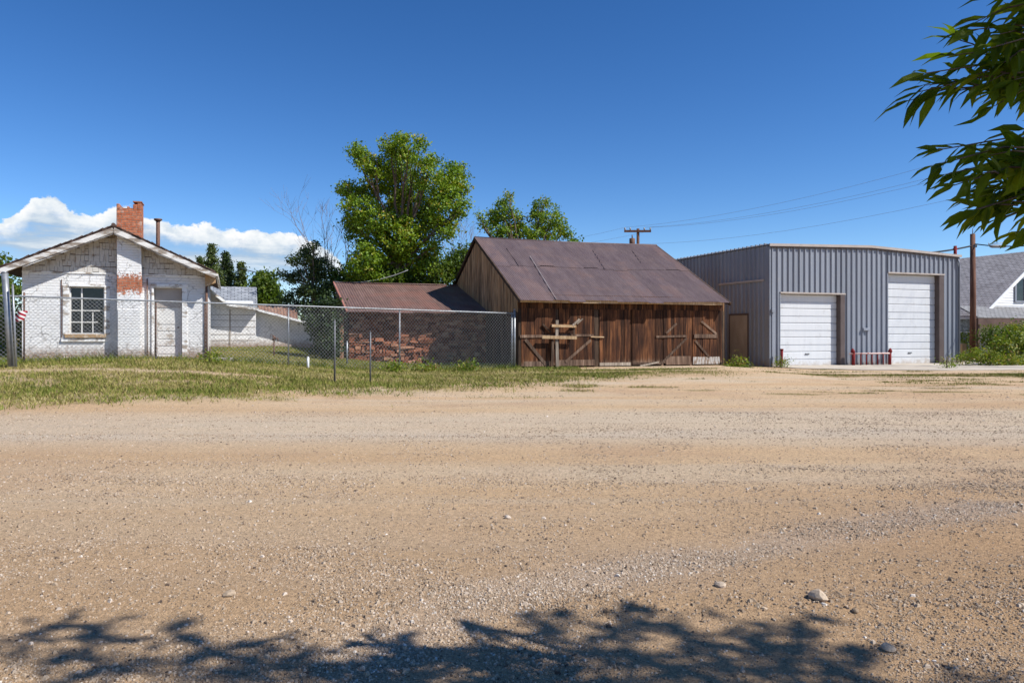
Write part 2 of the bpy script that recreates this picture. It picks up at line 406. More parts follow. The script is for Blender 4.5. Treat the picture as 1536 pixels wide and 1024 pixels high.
simple('concrete', (.39, .33, .255), (.50, .435, .355), 1.6, .9, bmp=.35, third=(.43, .37, .30))
simple('galvanised', (.22, .23, .24), (.36, .37, .38), 6, .45, .55, bmp=.1, spec=.5)
simple('chain_wire', (.33, .34, .34), (.46, .47, .47), 6, .5, .45, bmp=0, spec=.5)
simple('rusty_steel', (.10, .055, .038), (.21, .12, .085), 12, .75, .2, bmp=.3)
simple('dark_steel', (.10, .10, .105), (.19, .19, .195), 8, .55, .4, bmp=.1)
simple('black_cable', (.012, .012, .013), (.025, .025, .026), 5, .6, bmp=0)
simple('grey_cable', (.20, .20, .20), (.28, .28, .28), 5, .6, bmp=0)
simple('white_plastic', (.74, .74, .72), (.82, .82, .80), 4, .5, bmp=.05)
simple('ceramic', (.30, .30, .31), (.45, .45, .46), 5, .3, bmp=0)
simple('rubble', (.16, .13, .10), (.42, .34, .27), 7, .95, bmp=.6, third=(.55, .48, .40))
simple('step_paint', (.24, .075, .05), (.34, .15, .10), 5, .85, bmp=.3, third=(.38, .28, .22))
simple('far_clap', (.74, .74, .73), (.82, .82, .81), 2, .7, bmp=.05)
simple('shaded_clap', (.36, .37, .35), (.48, .49, .46), 2, .8, bmp=.1)  # darkened clapboard, shade of side walls and porch put into the colour
simple('porch_brown', (.075, .045, .035), (.12, .075, .06), 3, .8, bmp=.1)

def mk_sandstone():
    m, nt, bs = nmat('sandstone'); p = coord(nt); r = attr(nt)
    n = noise(nt, p, 4, 6, .65); c = noise(nt, p, 18, 5, .7)
    col = ramp(nt, r, [(0, (.15, .050, .026)), (.4, (.26, .098, .052)), (.75, (.36, .155, .088)), (1, (.44, .24, .15))])
    col = mix(nt, 1, col, ramp(nt, n, [(.3, .65), (.7, 1.3)]), 'MULTIPLY')
    fin(nt, bs, col, .95, 0, .15); bump(nt, bs, mth(nt, 'ADD', n, mth(nt, 'MULTIPLY', c, .5)), 1.0, .06); M['sandstone'] = m
mk_sandstone()
simple('mortar', (.11, .06, .042), (.20, .115, .085), 6, .95, bmp=.5)

def mk_shingle(name, c1, c2, row=.14, ang=False):
    m, nt, bs = nmat(name); p = coord(nt); xyz = sep(nt, p)
    bt = nt.nodes.new('ShaderNodeTexBrick'); lk(nt, comb(nt, xyz[1] if ang else xyz[0], mth(nt, 'MULTIPLY', xyz[2], 1.4) if ang else mth(nt, 'MULTIPLY', xyz[1], 1.15), 0), bt.inputs['Vector'])
    for k, v in (('Scale', 1), ('Brick Width', .34), ('Row Height', row), ('Mortar Size', .018), ('Mortar Smooth', .2), ('Bias', 0),
                 ('Color1', (*c1, 1)), ('Color2', (*c2, 1)), ('Mortar', (*[c*.45 for c in c1], 1))): bt.inputs[k].default_value = v
    col = mix(nt, 1, bt.outputs['Color'], ramp(nt, noise(nt, p, 2.2, 6, .7), [(.3, .75), (.7, 1.25)]), 'MULTIPLY')
    fin(nt, bs, col, .95, 0, .1); bump(nt, bs, mth(nt, 'MULTIPLY', bt.outputs['Fac'], -1), .8, .02); M[name] = m
mk_shingle('grey_shingle', (.25, .24, .24), (.36, .345, .345), .13); mk_shingle('grey_shingle_side', (.45, .40, .37), (.56, .50, .465), .16, True); mk_shingle('pale_shingle', (.22, .235, .26), (.36, .375, .40), .2)
mk_shingle('porch_shingle', (.25, .245, .245), (.30, .295, .295), .16)

def mk_glass(name, col=(.012, .014, .02), rough=.06):
    m, nt, bs = nmat(name); fin(nt, bs, mix(nt, mrange(nt, noise(nt, coord(nt), 5, 4), .45, .7), (*col, 1), tuple(c*2.2+.006 for c in col)), rough, 0, .5); M[name] = m
mk_glass('glass', (.006, .007, .012), .12); mk_glass('glass_pale', (.16, .19, .20), .2)
def mk_flag():
    m, nt, bs = nmat('flag_cloth'); z = sep(nt, coord(nt))[2]
    k = mth(nt, 'GREATER_THAN', mth(nt, 'FRACT', mth(nt, 'MULTIPLY', z, 9.0)), .5)
    fin(nt, bs, mix(nt, k, (.80, .78, .76), (.42, .02, .04)), .8, 0, .1); M['flag_cloth'] = m
mk_flag()
# ------------------------------------------------------------------ ground and road
def grass_mask(x, y):
    """how grassy the ground is (0 bare soil .. 1 full turf)"""
    e = (fbm(x*.55+3, y*.55, 4)-.47)*4.2 + (fbm(x*2.3, y*2.3+9, 3)-.43)*2.2
    L = 1-sst(-4, 2, x)
    core = sst(-.5, 2.3, y-yb(x)+e*(.55+.45*L))
    far = sst(26, 28, y)
    right = sst(5.0, 9.0, x)
    patch = sst(.50, .57, fbm(x*.22+8, y*.95+2, 4)+.10*sst(24, 26.5, y)) * (1-sst(26.0, 27.0, y-.32*np.clip(x-10,0,20)*.4))
    m = core*(1-right) + core*right*patch
    # strays on the verge
    stray = sst(.60, .66, fbm(x*.5+31, y*1.7, 4))*sst(-4.2, -.6, y-yb(x))
    m = np.maximum(m, stray*.55*sst(-3.5, 0, x))
    bare = .8*sst(.52, .64, fbm(x*1.4+50, y*2.2+7, 4))          # worn spots in the turf
    m = m*(1-.6*bare*(1-sst(33, 36, y)))
    yard = sst(27.2, 28.0, y-.345*(x-.2)) * (x < 10.2) * (x > 9.0)
    m = np.maximum(m, yard*.9)
    # tyre-worn path in front of the barn doors
    strip = np.exp(-((y-(26.3-.1*(x-12)+.5*fbm(x*.7, x*0+2, 3)))/.55)**4)*sst(8.6, 10, x)*sst(.30,.45,fbm(x*1.1+5, y*2, 3))
    m = np.maximum(m, strip)
    for (cx_, cy_, rx, ry) in ((7.4,19.3,.8,.25),(9.2,19.6,.6,.22),(8.4,20.0,.5,.12),(11.6,20.0,1.2,.28),(12.6,21.2,.7,.2),(10.3,20.4,.5,.2),(13.6,19.2,.6,.18),(5.2,20.6,.5,.15),(3.9,21.4,.8,.18),(1.7,20.2,.6,.18)):
        m = np.maximum(m, .85*sst(1.3, .4, np.hypot((x-cx_)/rx, (y-cy_)/ry)+1.5*(fbm(x*2.5, y*5+3, 3)-.45)))
    path = np.exp(-((y-(26.4+.30*(x-3.0)))/.34)**2)*sst(-1.2, .2, x)*(1-sst(9.5, 11, x))
    m = m*(1-.95*path)
    path2 = np.exp(-((y-(19.7+.12*(x+14)))/.24)**2)*(x < -6.5)
    m = m*(1-.8*path2)
    apron = (x > 2.6) & (x < 8.3) & (y > 28.0+.345*(x-.2)-1.2) & (y < 28.6+.345*(x-.2)+1.2)
    m = np.where(apron, m*.08, m)
    return np.clip(m, 0, 1)

# windrow polyline measured on the photo (px,py)
WR = [(560,985),(640,940),(700,915),(770,893),(860,875),(960,858),(1060,838),(1180,815),(1290,798),(1400,780),(1500,765)]
WX = np.array([((px-CX)*EYE/(py-HY), EYE*F/(py-HY)) for px, py in WR])
def wr_dist(x, y):
    d = np.full(len(x), 9.)
    for a, b in zip(WX[:-1], WX[1:]):
        e = b-a; t = np.clip(((x-a[0])*e[0]+(y-a[1])*e[1])/(e@e), 0, 1); d = np.minimum(d, np.hypot(x-a[0]-t*e[0], y-a[1]-t*e[1]))
    return d
def grid_sheet(name, xs, ys, zoff=0, ymax=None, kind='structure'):
    nx, ny = len(xs), len(ys)
    X, Y = np.meshgrid(xs, ys)
    if ymax is not None:
        k = (Y-ys[0])/(ys[-1]-ys[0]); Y = ys[0] + k*(ymax(X)-ys[0])
    Z = ground_z(X, Y)+zoff
    v = np.stack([X, Y, Z], -1).reshape(-1, 3)
    i = np.arange(nx*ny).reshape(ny, nx)
    f = np.stack([i[:-1,:-1], i[:-1,1:], i[1:,1:], i[1:,:-1]], -1).reshape(-1)
    g = grass_mask(X, Y).ravel()
    o = np_mesh(name, v, f, np.arange(0, len(f), 4), M['dirt'], smooth=True, attrs={'grass': g, 'fines': (np.exp(-(wr_dist(X.ravel(), Y.ravel())/.30)**2)*sst(.28, .5, fbm(X*2, Y*2+40, 3)+.12).ravel() + .55*(np.exp(-((Y-11.6-.05*X)/.5)**2)*sst(.3,.6,fbm(X*.4+3, Y*1.5, 3)+.1)).ravel())})
    tag(o, kind=kind); return o
near = np.arange(-34, 36.01, .22)
xs = np.concatenate([-np.geomspace(2500, 36, 22), near, np.geomspace(38, 2500, 22)])
ys = np.concatenate([-np.geomspace(2000, 12, 14), np.concatenate([np.arange(-10, 2, .3), np.arange(2, 17, .11), np.arange(17, 50.01, .22)]), np.geomspace(52, 4000, 24)])
grid_sheet('ground', xs, ys)
grid_sheet('dirt_road', np.concatenate([np.arange(-120, -34, 4.), np.arange(-34, 36, .2), np.arange(36, 121, 4.)]),
           np.linspace(-6, 15, 240), .016, lambda x: yb(x)-1.2+.5*(fbm(x*.4, x*0+3, 3)-.45)*2)

# ------------------------------------------------------------------ barn
BF = Frame(.235, 29.0, 19.0, .24)
barn = BF.empty('barn', 'weathered brown plank barn with purple-brown corrugated tin roof and six plank doors', 'barn')
BW = BF.u(1085); BD = 11.6; RZ = 5.72; EV = 2.80       # width, depth, ridge, wall top
def clip_gable(x, half, eave, ridge, total): return eave + (ridge-eave)*(1-abs(x-half)/half)
def gable_planks(mb, at_x, outward, y0, y1, half, zbot, eave, ridge, wmin=.16, wmax=.26):
    y = y0
    while y < y1-.02:
        w = min(random.uniform(wmin, wmax), y1-y); a, b = y+.004, y+w-.004
        za, zb = (eave+(ridge-eave)*(1-abs(t-half)/half)-.10 for t in (a, b))
        pts = [(a, zbot+random.uniform(-.03,.04)), (b, zbot+random.uniform(-.03,.04)), (b, zb)]
        if a < half < b: pts.append((half, ridge-.10))
        pts.append((a, za)); d = random.uniform(0, .012)
        mb.prism_x(pts, at_x-(d if outward < 0 else -.0)-.0, at_x+.028+(d if outward > 0 else 0))
        y += w
g = MB(); gable_planks(g, -.028, -1, 0, BD, BD/2, 2.22, EV+.03, RZ); g.build('gable_wall', M['gable_board'], barn)
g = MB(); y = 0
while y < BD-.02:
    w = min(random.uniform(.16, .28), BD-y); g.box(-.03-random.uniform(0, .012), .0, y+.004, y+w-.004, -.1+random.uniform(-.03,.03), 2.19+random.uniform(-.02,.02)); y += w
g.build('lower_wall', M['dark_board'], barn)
g = MB(); gable_planks(g, BW, 1, 0, BD, BD/2, 0, EV+.03, RZ); g.build('gable_wall', M['gable_board'], barn)
b = MB(); b.box(0, BW, BD-.05, BD-.02, 0, EV); b.build('rear_wall', M['barn_board'], barn)
# front: frame of posts and header boards above the doors
hd = MB(); x = 0.0
while x < BW-.01:
    w = min(random.uniform(.15, .24), BW-x); hd.box(x+.003, x+w-.003, -.02, .02+random.uniform(-.01,.01), 2.33, EV+.1); x += w
hd.build('header_boards', M['barn_board'], barn)
def upx(px): return BF.u(px)
for px, w in ((779, .16), (834.5, .15), (894, .20), (946, .06), (993, .12), (1036.5, .13), (1083, .16)):
    p = MB(); uu = upx(px); uu = min(max(uu, w/2), BW-w/2)
    p.box(uu-w/2, uu+w/2, -.035, .09, -.1, 2.33+random.uniform(-.01,.0)); p.build('post', M['dark_board'] if w > .13 else M['barn_board'], barn, .008)
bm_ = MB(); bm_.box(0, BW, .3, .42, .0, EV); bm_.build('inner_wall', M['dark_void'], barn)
def door(pa, pb, name='door', gap=.012):
    a, bb = upx(pa)+gap, upx(pb)-gap
    m = MB(); x = a
    while x < bb-.01:
        w = min(random.uniform(.13, .21), bb-x)
        if bb-(x+w) < .07: w = bb-x
        m.box(x+.003, x+w-.003, -.06+random.uniform(-.008,.008), -.02, .10+random.uniform(-.035,.03), 2.34+random.uniform(-.02,.02)); x += w
    o = m.build(name, M['barn_board'], barn); return o, a, bb
def bar(par, name, pts, w, mat, v=-.075, d=.032):
    for i in range(len(pts)-1):
        m = MB(); m.beam(BF.pt(*pts[i], v), BF.pt(*pts[i+1], v), w, d); m.build(name, mat, par, .004)
dA, a, bb = door(781, 833); bar(dA, 'brace', [(788, 509), (822, 551)], 0.125, M['brace_board']); bar(dA, 'crossbar', [(780, 504.5), (832, 504)], 0.112, M['brace_board'])
m = MB(); m.box(a+.12, bb-.2, -.078, -.05, .06, .26); m.build('kick_board', M['brace_board'], dA)
dB, a, bb = door(837, 891); bar(dB, 'brace', [(886, 510), (848, 543)], 0.106, M['brace_board']); bar(dB, 'crossbar', [(838, 503), (890, 503)], 0.094, M['brace_board'])
bar(dB, 'latch', [(886, 505), (906, 505.5)], .05, M['fresh_board'], -.10, .04)
m = MB(); m.box(a, bb, -.078, -.05, .06, .30); m.build('kick_board', M['brace_board'], dB)
dC, a, bb = door(898, 945); m = MB(); m.box(a, bb, -.078, -.055, .04, .17); m.build('kick_board', M['grey_board'], dC)
dD, a, bb = door(947, 992); m = MB(); m.box(a, bb, -.078, -.055, .06, .16); m.build('kick_board', M['brace_board'], dD)
dE, a, bb = door(994, 1035); bar(dE, 'brace', [(1030, 507), (992, 545)], 0.094, M['brace_board']); bar(dE, 'brace', [(1015, 485), (999, 500)], 0.088, M['brace_board'])
bar(dE, 'crossbar', [(984, 505), (1030, 504)], 0.094, M['brace_board'], -.08)
m = MB(); m.box(a+.1, bb, -.078, -.05, .04, .40); m.build('kick_board', M['brace_board'], dE)
dF, a, bb = door(1038, 1082); bar(dF, 'brace', [(1052, 482), (1075, 501)], 0.094, M['brace_board']); bar(dF, 'brace', [(1043, 511), (1064, 536)], 0.094, M['brace_board'])
bar(dF, 'crossbar', [(1041, 504), (1076, 504)], 0.163, M['brace_board'], -.082)
m = MB(); m.box(a, bb-.12, -.08, -.05, .05, .36); m.build('kick_board', M['whitewashed_plank'], dF)
bar(dD, 'kick_board', [(960, 549), (988, 543)], .07, M['grey_board'], -.085)
# corrugated roofs -------------------------------------------------
def corrugated(name, u0, u1, va, za, vb, zb, period, amp, mat, parent, laps=(), sheet=.72, sag=0, raise_=None, jag=.012):
    """a corrugated sheet from eave (va,za) to ridge (vb,zb); laps = fractions along the slope where one course overlaps the next"""
    n = int((u1-u0)/period*6)+1; us = np.linspace(u0, u1, n)
    cuts = [0.0]+list(laps)+[1.0]; V = []; Fc = []; Rn = []; b0 = 0
    nrm = np.array([-(zb-za), (vb-va)]); nrm = nrm/np.linalg.norm(nrm); nrm = nrm if nrm[1] > 0 else -nrm
    sh = np.floor((us-u0)/sheet).astype(int)
    for ci in range(len(cuts)-1):
        rr = rng.random(sh.max()+2); js = rng.normal(0, jag, sh.max()+2)
        seg = np.linspace(cuts[ci]-(.012 if ci else 0), cuts[ci+1], 7)
        lift = .010*(len(cuts)-2-ci)*0 + .012*ci
        for side in (0, 1):
            for k, t in enumerate(seg):
                tt = t + (js[sh] if (k == 0) else 0)
                wv = amp*np.sin((us-u0)/period*2*math.pi) + lift - side*.004 + .004*np.sin(us*1.7+t*9)
                s = -sag*np.sin(np.pi*(us-u0)/(u1-u0))*(.4+.6*t)
                V.append(np.stack([us, va+(vb-va)*tt+nrm[0]*wv, za+(zb-za)*tt+nrm[1]*wv+s], -1)); Rn.append(rr[sh])
            i = b0+np.arange(7*n).reshape(7, n)
            q = np.stack([i[:-1,:-1], i[:-1,1:], i[1:,1:], i[1:,:-1]], -1)
            if side: q = q[..., ::-1]
            Fc.append(q.reshape(-1)); b0 += 7*n
    V = np.concatenate([x.reshape(-1, 3) for x in V]); Fc = np.concatenate(Fc)
    return np_mesh(name, V, Fc, np.arange(0, len(Fc), 4), mat, parent, rnd=np.concatenate(Rn), smooth=True)
OV = .50; slope = (RZ-EV)/(BD/2); ez = EV+.12-slope*OV
RL, RR = -.12, BF.u(1097, -.5)+.02
corrugated('roof', RL, RR, -OV, ez, BD/2, RZ+.12, .085, .0085, M['barn_tin'], barn, (.52,), .70, .06)
corrugated('roof', RL, RR, BD+OV, ez, BD/2, RZ+.12, .085, .0085, M['barn_tin'], barn, (.52,), .70, .06)
m = MB(); m.tube([(RL, BD/2, RZ+.125), (RL+(RR-RL)*.5, BD/2, RZ+.07), (RR, BD/2, RZ+.125)], .035, 8); m.build('ridge_cap', M['barn_tin'], barn)
m = MB()
uA = BF.u(786, 4.5); uB = BF.u(834, -.45)
pa = Vector((uA, 3.7, ez+slope*4.2+.035)); pb = Vector((uB, -.48, ez+.035))
m.beam(pa, pb, .022, .016, (0, -.4, 1)); m.build('roof_seam', M['seam_tin'], barn)
for (p1, v1, p2, v2) in ((760, 4.6, 779, 2.6), (890, 4.9, 908, 2.6), (948, 5.0, 962, 3.5)):
    m = MB(); m.beam((BF.u(p1, v1), v1, ez+slope*(v1+OV)+.024), (BF.u(p2, v2), v2, ez+slope*(v2+OV)+.024), .02, .012, (0, -.4, 1)); m.build('roof_seam', M['barn_tin'], barn)
m = MB(); m.box(RL+.04, RR-.35, -OV+.13, -OV+.17, ez-.10, ez+.03); m.build('fascia_board', M['fresh_board'], barn)
m = MB()
for x in np.arange(.1, BW, .62): m.beam((x, -OV+.18, ez-.02), (x, .6, ez-.02+slope*(OV+.42)), .05, .09, (0, -.4, 1))
m.build('rafter_ends', M['dark_board'], barn)
for (xx) in (RL+.02, RR-.06):
    for (v0, v1) in ((-OV, BD/2), (BD+OV, BD/2)):
        m = MB(); m.beam((xx, v0, ez-.06), (xx, v1, RZ+.06), .05, .14, (0, 0, 1)); m.build('rake_board', M['dark_board'], barn)
# timber rack against the doors -----------------------------------
rk = thing('timber_rack', 'rough timber rack with two pale crossboards leaning upright against the barn doors', 'timber rack', BF.w(BF.u(836, -.2), -.2), BF.th)
du = BF.u(836, -.2)
def rp(px, py, v=-.2): u, vv, z = BF.pt(px, py, v); return (u-du, vv+.2, z)
m = MB(); m.beam(rp(835.5, 480), rp(835, 507), .115, .06); m.beam(rp(835, 507), (rp(836, 552)[0], 0, -.05), .115, .06); m.build('upright', M['grey_board'], rk)
m = MB(); m.beam(rp(829, 510), (rp(828, 552)[0], 0, -.05), .10, .06); m.build('upright', M['dark_board'], rk)
m = MB(); m.beam(rp(827.5, 488.5, -.26), rp(864, 489.5, -.26), .10, .055); m.build('crossboard', M['fresh_board'], rk, .005)
m = MB(); m.beam(rp(813, 505.5, -.27), rp(865, 506.5, -.27), .125, .06); m.build('crossboard', M['fresh_board'], rk, .005)
m = MB(); m.beam(rp(859, 488, -.27), rp(869, 478.5, -.27), .075, .05); m.build('strut', M['grey_board'], rk)
m = MB(); m.beam(rp(865, 486, -.2), rp(874, 478, -.2), .05, .05); m.build('strut', M['grey_board'], rk)
m = MB(); m.beam(rp(814, 486, -.12), rp(826, 498, -.12), .06, .04); m.build('strut', M['dark_board'], rk)
m = MB(); m.beam(rp(861, 491, -.2), rp(861, 505, -.2), .06, .05); m.build('strut', M['dark_board'], rk)

# ------------------------------------------------------------------ stone shed
SF = Frame(-6.85, 31.0, 19.0, .40)
shed = SF.empty('stone_shed', 'small red stone shed with rusty corrugated roof behind the chain link fence', 'shed')
SW = 6.02; SD = 4.9; sE = SF.z(523, 463); sR = SF.z(505, 424, SD)
core = MB(); core.box(.05, SW, .12, SD*1.0, 0, sE-.10); core.build('wall_core', M['mortar'], shed)
st = MB(); z = -.1; H = sE-.08
while z < H-.03:
    h = random.uniform(.09, .17); h = min(h, H-z); x = -.0
    while x < SW-.05:
        w = min(random.uniform(.12, .46), SW-x)
        st.box(x+.012, x+w-.012, random.uniform(-.10, .05), .2, z+.006, z+h-.006, jit=.03); x += w
    z += h
st.build('stone_wall', M['sandstone'], shed, .018)
lw = MB(); gy = 0
while gy < SD*1.0:
    w = .2; zt = sE+(sR-sE)*gy/SD-.14; lw.box(-.03, .03, gy+.004, gy+w-.004, -.05, zt); gy += w
lw.build('side_wall', M['dark_board'], shed)
m = MB(); m.box(0, SW, SD+.02, SD+.14, 0, sR-.2); m.build('rear_wall', M['mortar'], shed)
so = .62; ss = (sR-sE)/SD
corrugated('roof', -.14, SW+1.2, -so, sE+.02-ss*so+.02, SD, sR, .115, .013, M['shed_tin'], shed, (), .69, .03)
m = MB(); m.beam((-.15, -so, sE-ss*so+.045), (-.15, SD, sR+.01), .05, .09, (0, 0, 1)); m.build('rake_flashing', M['edge_tin'], shed)
m = MB(); m.tube([(-.15, SD, sR+.015), (SW+1.2, SD, sR+.015)], .03, 8); m.build('ridge_cap', M['shed_tin'], shed)
m = MB(); m.beam(SF.pt(512.5, 471, -.25)[:2]+(-.1,), SF.pt(512.5, 471, -.25), .16, .06); m.build('corner_plank', M['fence_board'], shed)

# ------------------------------------------------------------------ garage
GF = Frame(11.50, 33.0, 20.0, .10)
gar = GF.empty('steel_garage', 'blue-grey ribbed steel garage with two white overhead doors', 'garage')
GW = GF.u(1437); GD = 14.0
GT = [(0, 5.45), (GW*.5, 5.60), (GW, 5.36)]
def gtop(u): return np.interp(u, [p[0] for p in GT], [p[1] for p in GT])
def rib_profile(u0, u1, period=.305, top=.115, base=.105, dep=.060, phase=0):
    """plan outline of ribbed sheet between u0 and u1 (u, outward)"""
    pts = [(u0, 0)]; k = math.floor((u0-phase)/period)-1
    while True:
        c = phase+k*period
        if c-base/2 > u1: break
        for du_, o in ((-base/2, 0), (-top/2+.03, dep), (top/2-.03, dep), (base/2, 0)):
            q = c+du_
            if u0 < q < u1: pts.append((q, o))
        k += 1
    # close at the ends on the flat
    pts.append((u1, 0)); return pts
def ribbed(mb, u0, u1, z0, z1f, v=0, axis='x', sgn=-1, phase=.12):
    P = rib_profile(u0, u1, phase=phase); vs = []
    for (u, o) in P:
        z1 = z1f(u) if callable(z1f) else z1f
        for z in (z0, z1): vs.append((u, v+sgn*o, z) if axis == 'x' else (v+sgn*o, u, z))
    mb.add(vs, [(2*i, 2*i+2, 2*i+3, 2*i+1) for i in range(len(P)-1)])
d1 = (GF.u(1169.5), GF.u(1259.5)); d2 = (GF.u(1331), GF.u(1407.5))
z1 = GF.z(1215, 441); z2 = GF.z(1370, 411.5); base = .0
t1 = (d1[0], GF.u(1266)); t2 = (d2[0], GF.u(1414.5))
fw = MB(); top = lambda u: gtop(u)-.02
ribbed(fw, .03, t1[0], base-.1, top); ribbed(fw, t1[0], t1[1], z1, top); ribbed(fw, t1[1], t2[0], base-.1, top)
ribbed(fw, t2[0], t2[1], z2, top); ribbed(fw, t2[1], GW-.02, base-.1, top)
fw.build('front_siding', M['wall_steel'], gar, recalc=False)
sw = MB(); ribbed(sw, .02, GD, base-.1, 5.43, 0, 'y', -1); sw.build('side_siding', M['wall_steel'], gar, recalc=False)
sw = MB(); ribbed(sw, .02, GD, base-.1, 5.34, GW, 'y', 1); sw.build('side_siding', M['wall_steel'], gar, recalc=False)
m = MB(); m.box(0, GW, GD, GD+.05, -.1, 5.36); m.build('rear_siding', M['wall_steel'], gar)
m = MB()
m.add([(-.08, -.1, 5.45), (GW/2, -.1, 5.60), (GW+.08, -.1, 5.36), (-.08, GD+.1, 5.45), (GW/2, GD+.1, 5.60), (GW+.08, GD+.1, 5.36)]
      + [(-.08, -.1, 5.49), (GW/2, -.1, 5.64), (GW+.08, -.1, 5.40), (-.08, GD+.1, 5.49), (GW/2, GD+.1, 5.64), (GW+.08, GD+.1, 5.40)],
      [(0,1,4,3),(1,2,5,4),(6,9,10,7),(7,10,11,8),(0,6,7,1),(1,7,8,2),(3,4,10,9),(4,5,11,10),(0,3,9,6),(2,8,11,5)])
for y in np.arange(.2, GD, .305): m.box(-.14, .02, y-.035, y+.035, 5.47, 5.535)
m.build('roof', M['wall_steel'], gar)
m = MB()
for i in range(2): m.beam((GT[i][0]-(.1 if i == 0 else 0), -.115, GT[i][1]-.01), (GT[i+1][0]+(.1 if i else 0), -.115, GT[i+1][1]-.01), .115, .06, (0,1,0))
m.build('roof_trim', M['beige_trim'], gar)
m = MB()
for i in range(2): m.beam((GT[i][0], -.06, GT[i][1]-.10), (GT[i+1][0], -.06, GT[i+1][1]-.10), .06, .05, (0,1,0))
m.build('gutter_trim', M['brown_trim'], gar)
m = MB(); m.box(-.05, .015, -.055, .0, -.1, 5.37); m.box(-.06, -.046, -.0, .12, -.1, 5.37); m.build('corner_trim', M['wall_steel'], gar)
m = MB(); m.box(GW-.015, GW+.05, -.055, .0, -.1, 5.28); m.build('corner_trim', M['wall_steel'], gar)
def gdoor(d, t, ztop, n, zb=.02):
    rec = .22
    o = MB(); o.box(t[0]-.0, t[1]+.04, -.075, rec, ztop-.0, ztop+.07); o.build('door_header', M['beige_trim'], gar)
    o = MB(); o.box(d[1], t[1], -.06, rec, -.05, ztop-.002); o.build('door_jamb', M['brown_trim'], gar)
    o = MB(); o.box(t[0]-.05, t[0]-.001, -.055, rec, -.05, ztop-.002); o.build('door_jamb', M['wall_steel'], gar)
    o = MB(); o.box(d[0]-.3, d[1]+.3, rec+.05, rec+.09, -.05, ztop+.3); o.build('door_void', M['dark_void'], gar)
    p = MB(); hgt = (ztop-zb)/n
    for i in range(n):
        a, b = zb+i*hgt, zb+(i+1)*hgt
        # each panel has a flat field, a shallow mid groove and a step at its foot
        pr = [(rec+.03, a+.004), (rec-.006, a+.004), (rec-.012, a+.03), (rec-.012, a+hgt*.42), (rec+.022, a+hgt*.44), (rec+.022, a+hgt*.475), (rec-.012, a+hgt*.495), (rec-.012, b-.045), (rec+.022, b-.012), (rec+.022, b-.004), (rec+.03, b-.004)]
        p.prism_x(pr, d[0], d[1])
    q = p.build('overhead_door', M['door_white'], gar)
    hw = MB(); um_ = (d[0]+d[1])/2; hw.box(um_-.11, um_+.11, rec-.05, rec-.02, zb+.52, zb+.56); hw.box(um_-.10, um_-.08, rec-.03, rec-.008, zb+.51, zb+.57); hw.box(um_+.08, um_+.10, rec-.03, rec-.008, zb+.51, zb+.57); hw.build('lift_handle', M['dark_steel'], q)
    s = MB(); s.box(d[0]+.01, d[1]-.01, rec-.02, rec+.02, zb-.03, zb+.012); s.build('bottom_seal', M['black_cable'], q)
gdoor(d1, t1, z1, 5); gdoor(d2, t2, z2, 6)
def gv(px, v=0):   # depth along the left side wall for a photo column
    t = (px-CX)/F; return (t*GF.o[1]-GF.o[0])/(-GF.s - t*GF.c)
va, vb_ = gv(1123), gv(1097)
m = MB(); m.box(-.075, -.05, va, vb_, -.0, 2.35); m.build('side_door', M['side_door'], gar)
m = MB(); m.box(-.085, -.045, va-.09, va, -.05, 2.44); m.box(-.085, -.045, vb_, vb_+.09, -.05, 2.44); m.box(-.085, -.045, va, vb_, 2.352, 2.44); m.build('side_door_frame', M['brown_trim'], gar)
m = MB(); m.box(-.10, -.02, gv(1147), gv(1080), GF.z(1147,420.5,0)-.0, GF.z(1147,420.5,0)+.09); m.build('side_ledge', M['beige_trim'], gar)
m = MB(); u = GF.u(1297); z_ = GF.z(1297, 494, 0); m.box(u-.20, u+.20, -.14, -.065, z_-.06, z_+.07); m.build('vent_hood', M['wall_steel'], gar, .01)
m = MB(); u = GF.u(1157); z_ = GF.z(1157, 466, 0); m.box(u-.08, u+.09, -.15, -.062, z_-.08, z_+.08); m.build('wall_box', M['wall_steel'], gar, .01)
m = MB(); u = GF.u(1449, -.1); m.tube([(GW+.12, .25, 4.6), (GW+.12, .25, 5.9)], .075, 10); m.box(GW+.02, GW+.25, .2, .3, 5.72, 5.78); m.build('service_mast', M['red_paint'], gar)
m = MB(); m.tube([(GW-.10, -.08, 5.2), (GW-.06, -.12, 5.0), (GW-.02, -.10, 4.8), (GW-.02, -.10, .4)], .035, 8); m.build('downspout', M['wall_steel'], gar)
for u in (GF.u(1278), ):
    pass
apr = MB()
AP = [(.2, -1.5), (1.6, -3.6), (4.5, -5.2), (9.0, -6.0), (13.5, -5.2), (18.0, -3.6), (24, -1.8), (24, .4), (GW+1.0, .35), (GW+.2, .2), (.2, .25)]
n = len(AP); z0 = .012
def apz(u, v): w = GF.w(u, v); return float(ground_z(w[0], w[1])) - GF.bz
vs = [(u, v, max(.02, apz(u, v)+.03) if v < -1 else .035) for u, v in AP] + [(u, v, -.2) for u, v in AP]
apr.add(vs, [tuple(range(n))] + [(i, n+i, n+(i+1) % n, (i+1) % n) for i in range(n)])
ao = apr.build('concrete_apron', M['concrete']); ao.location = GF.o; ao.rotation_euler = (0,0,GF.th); tag(ao, 'pale concrete apron slab in front of the garage doors', kind='structure')
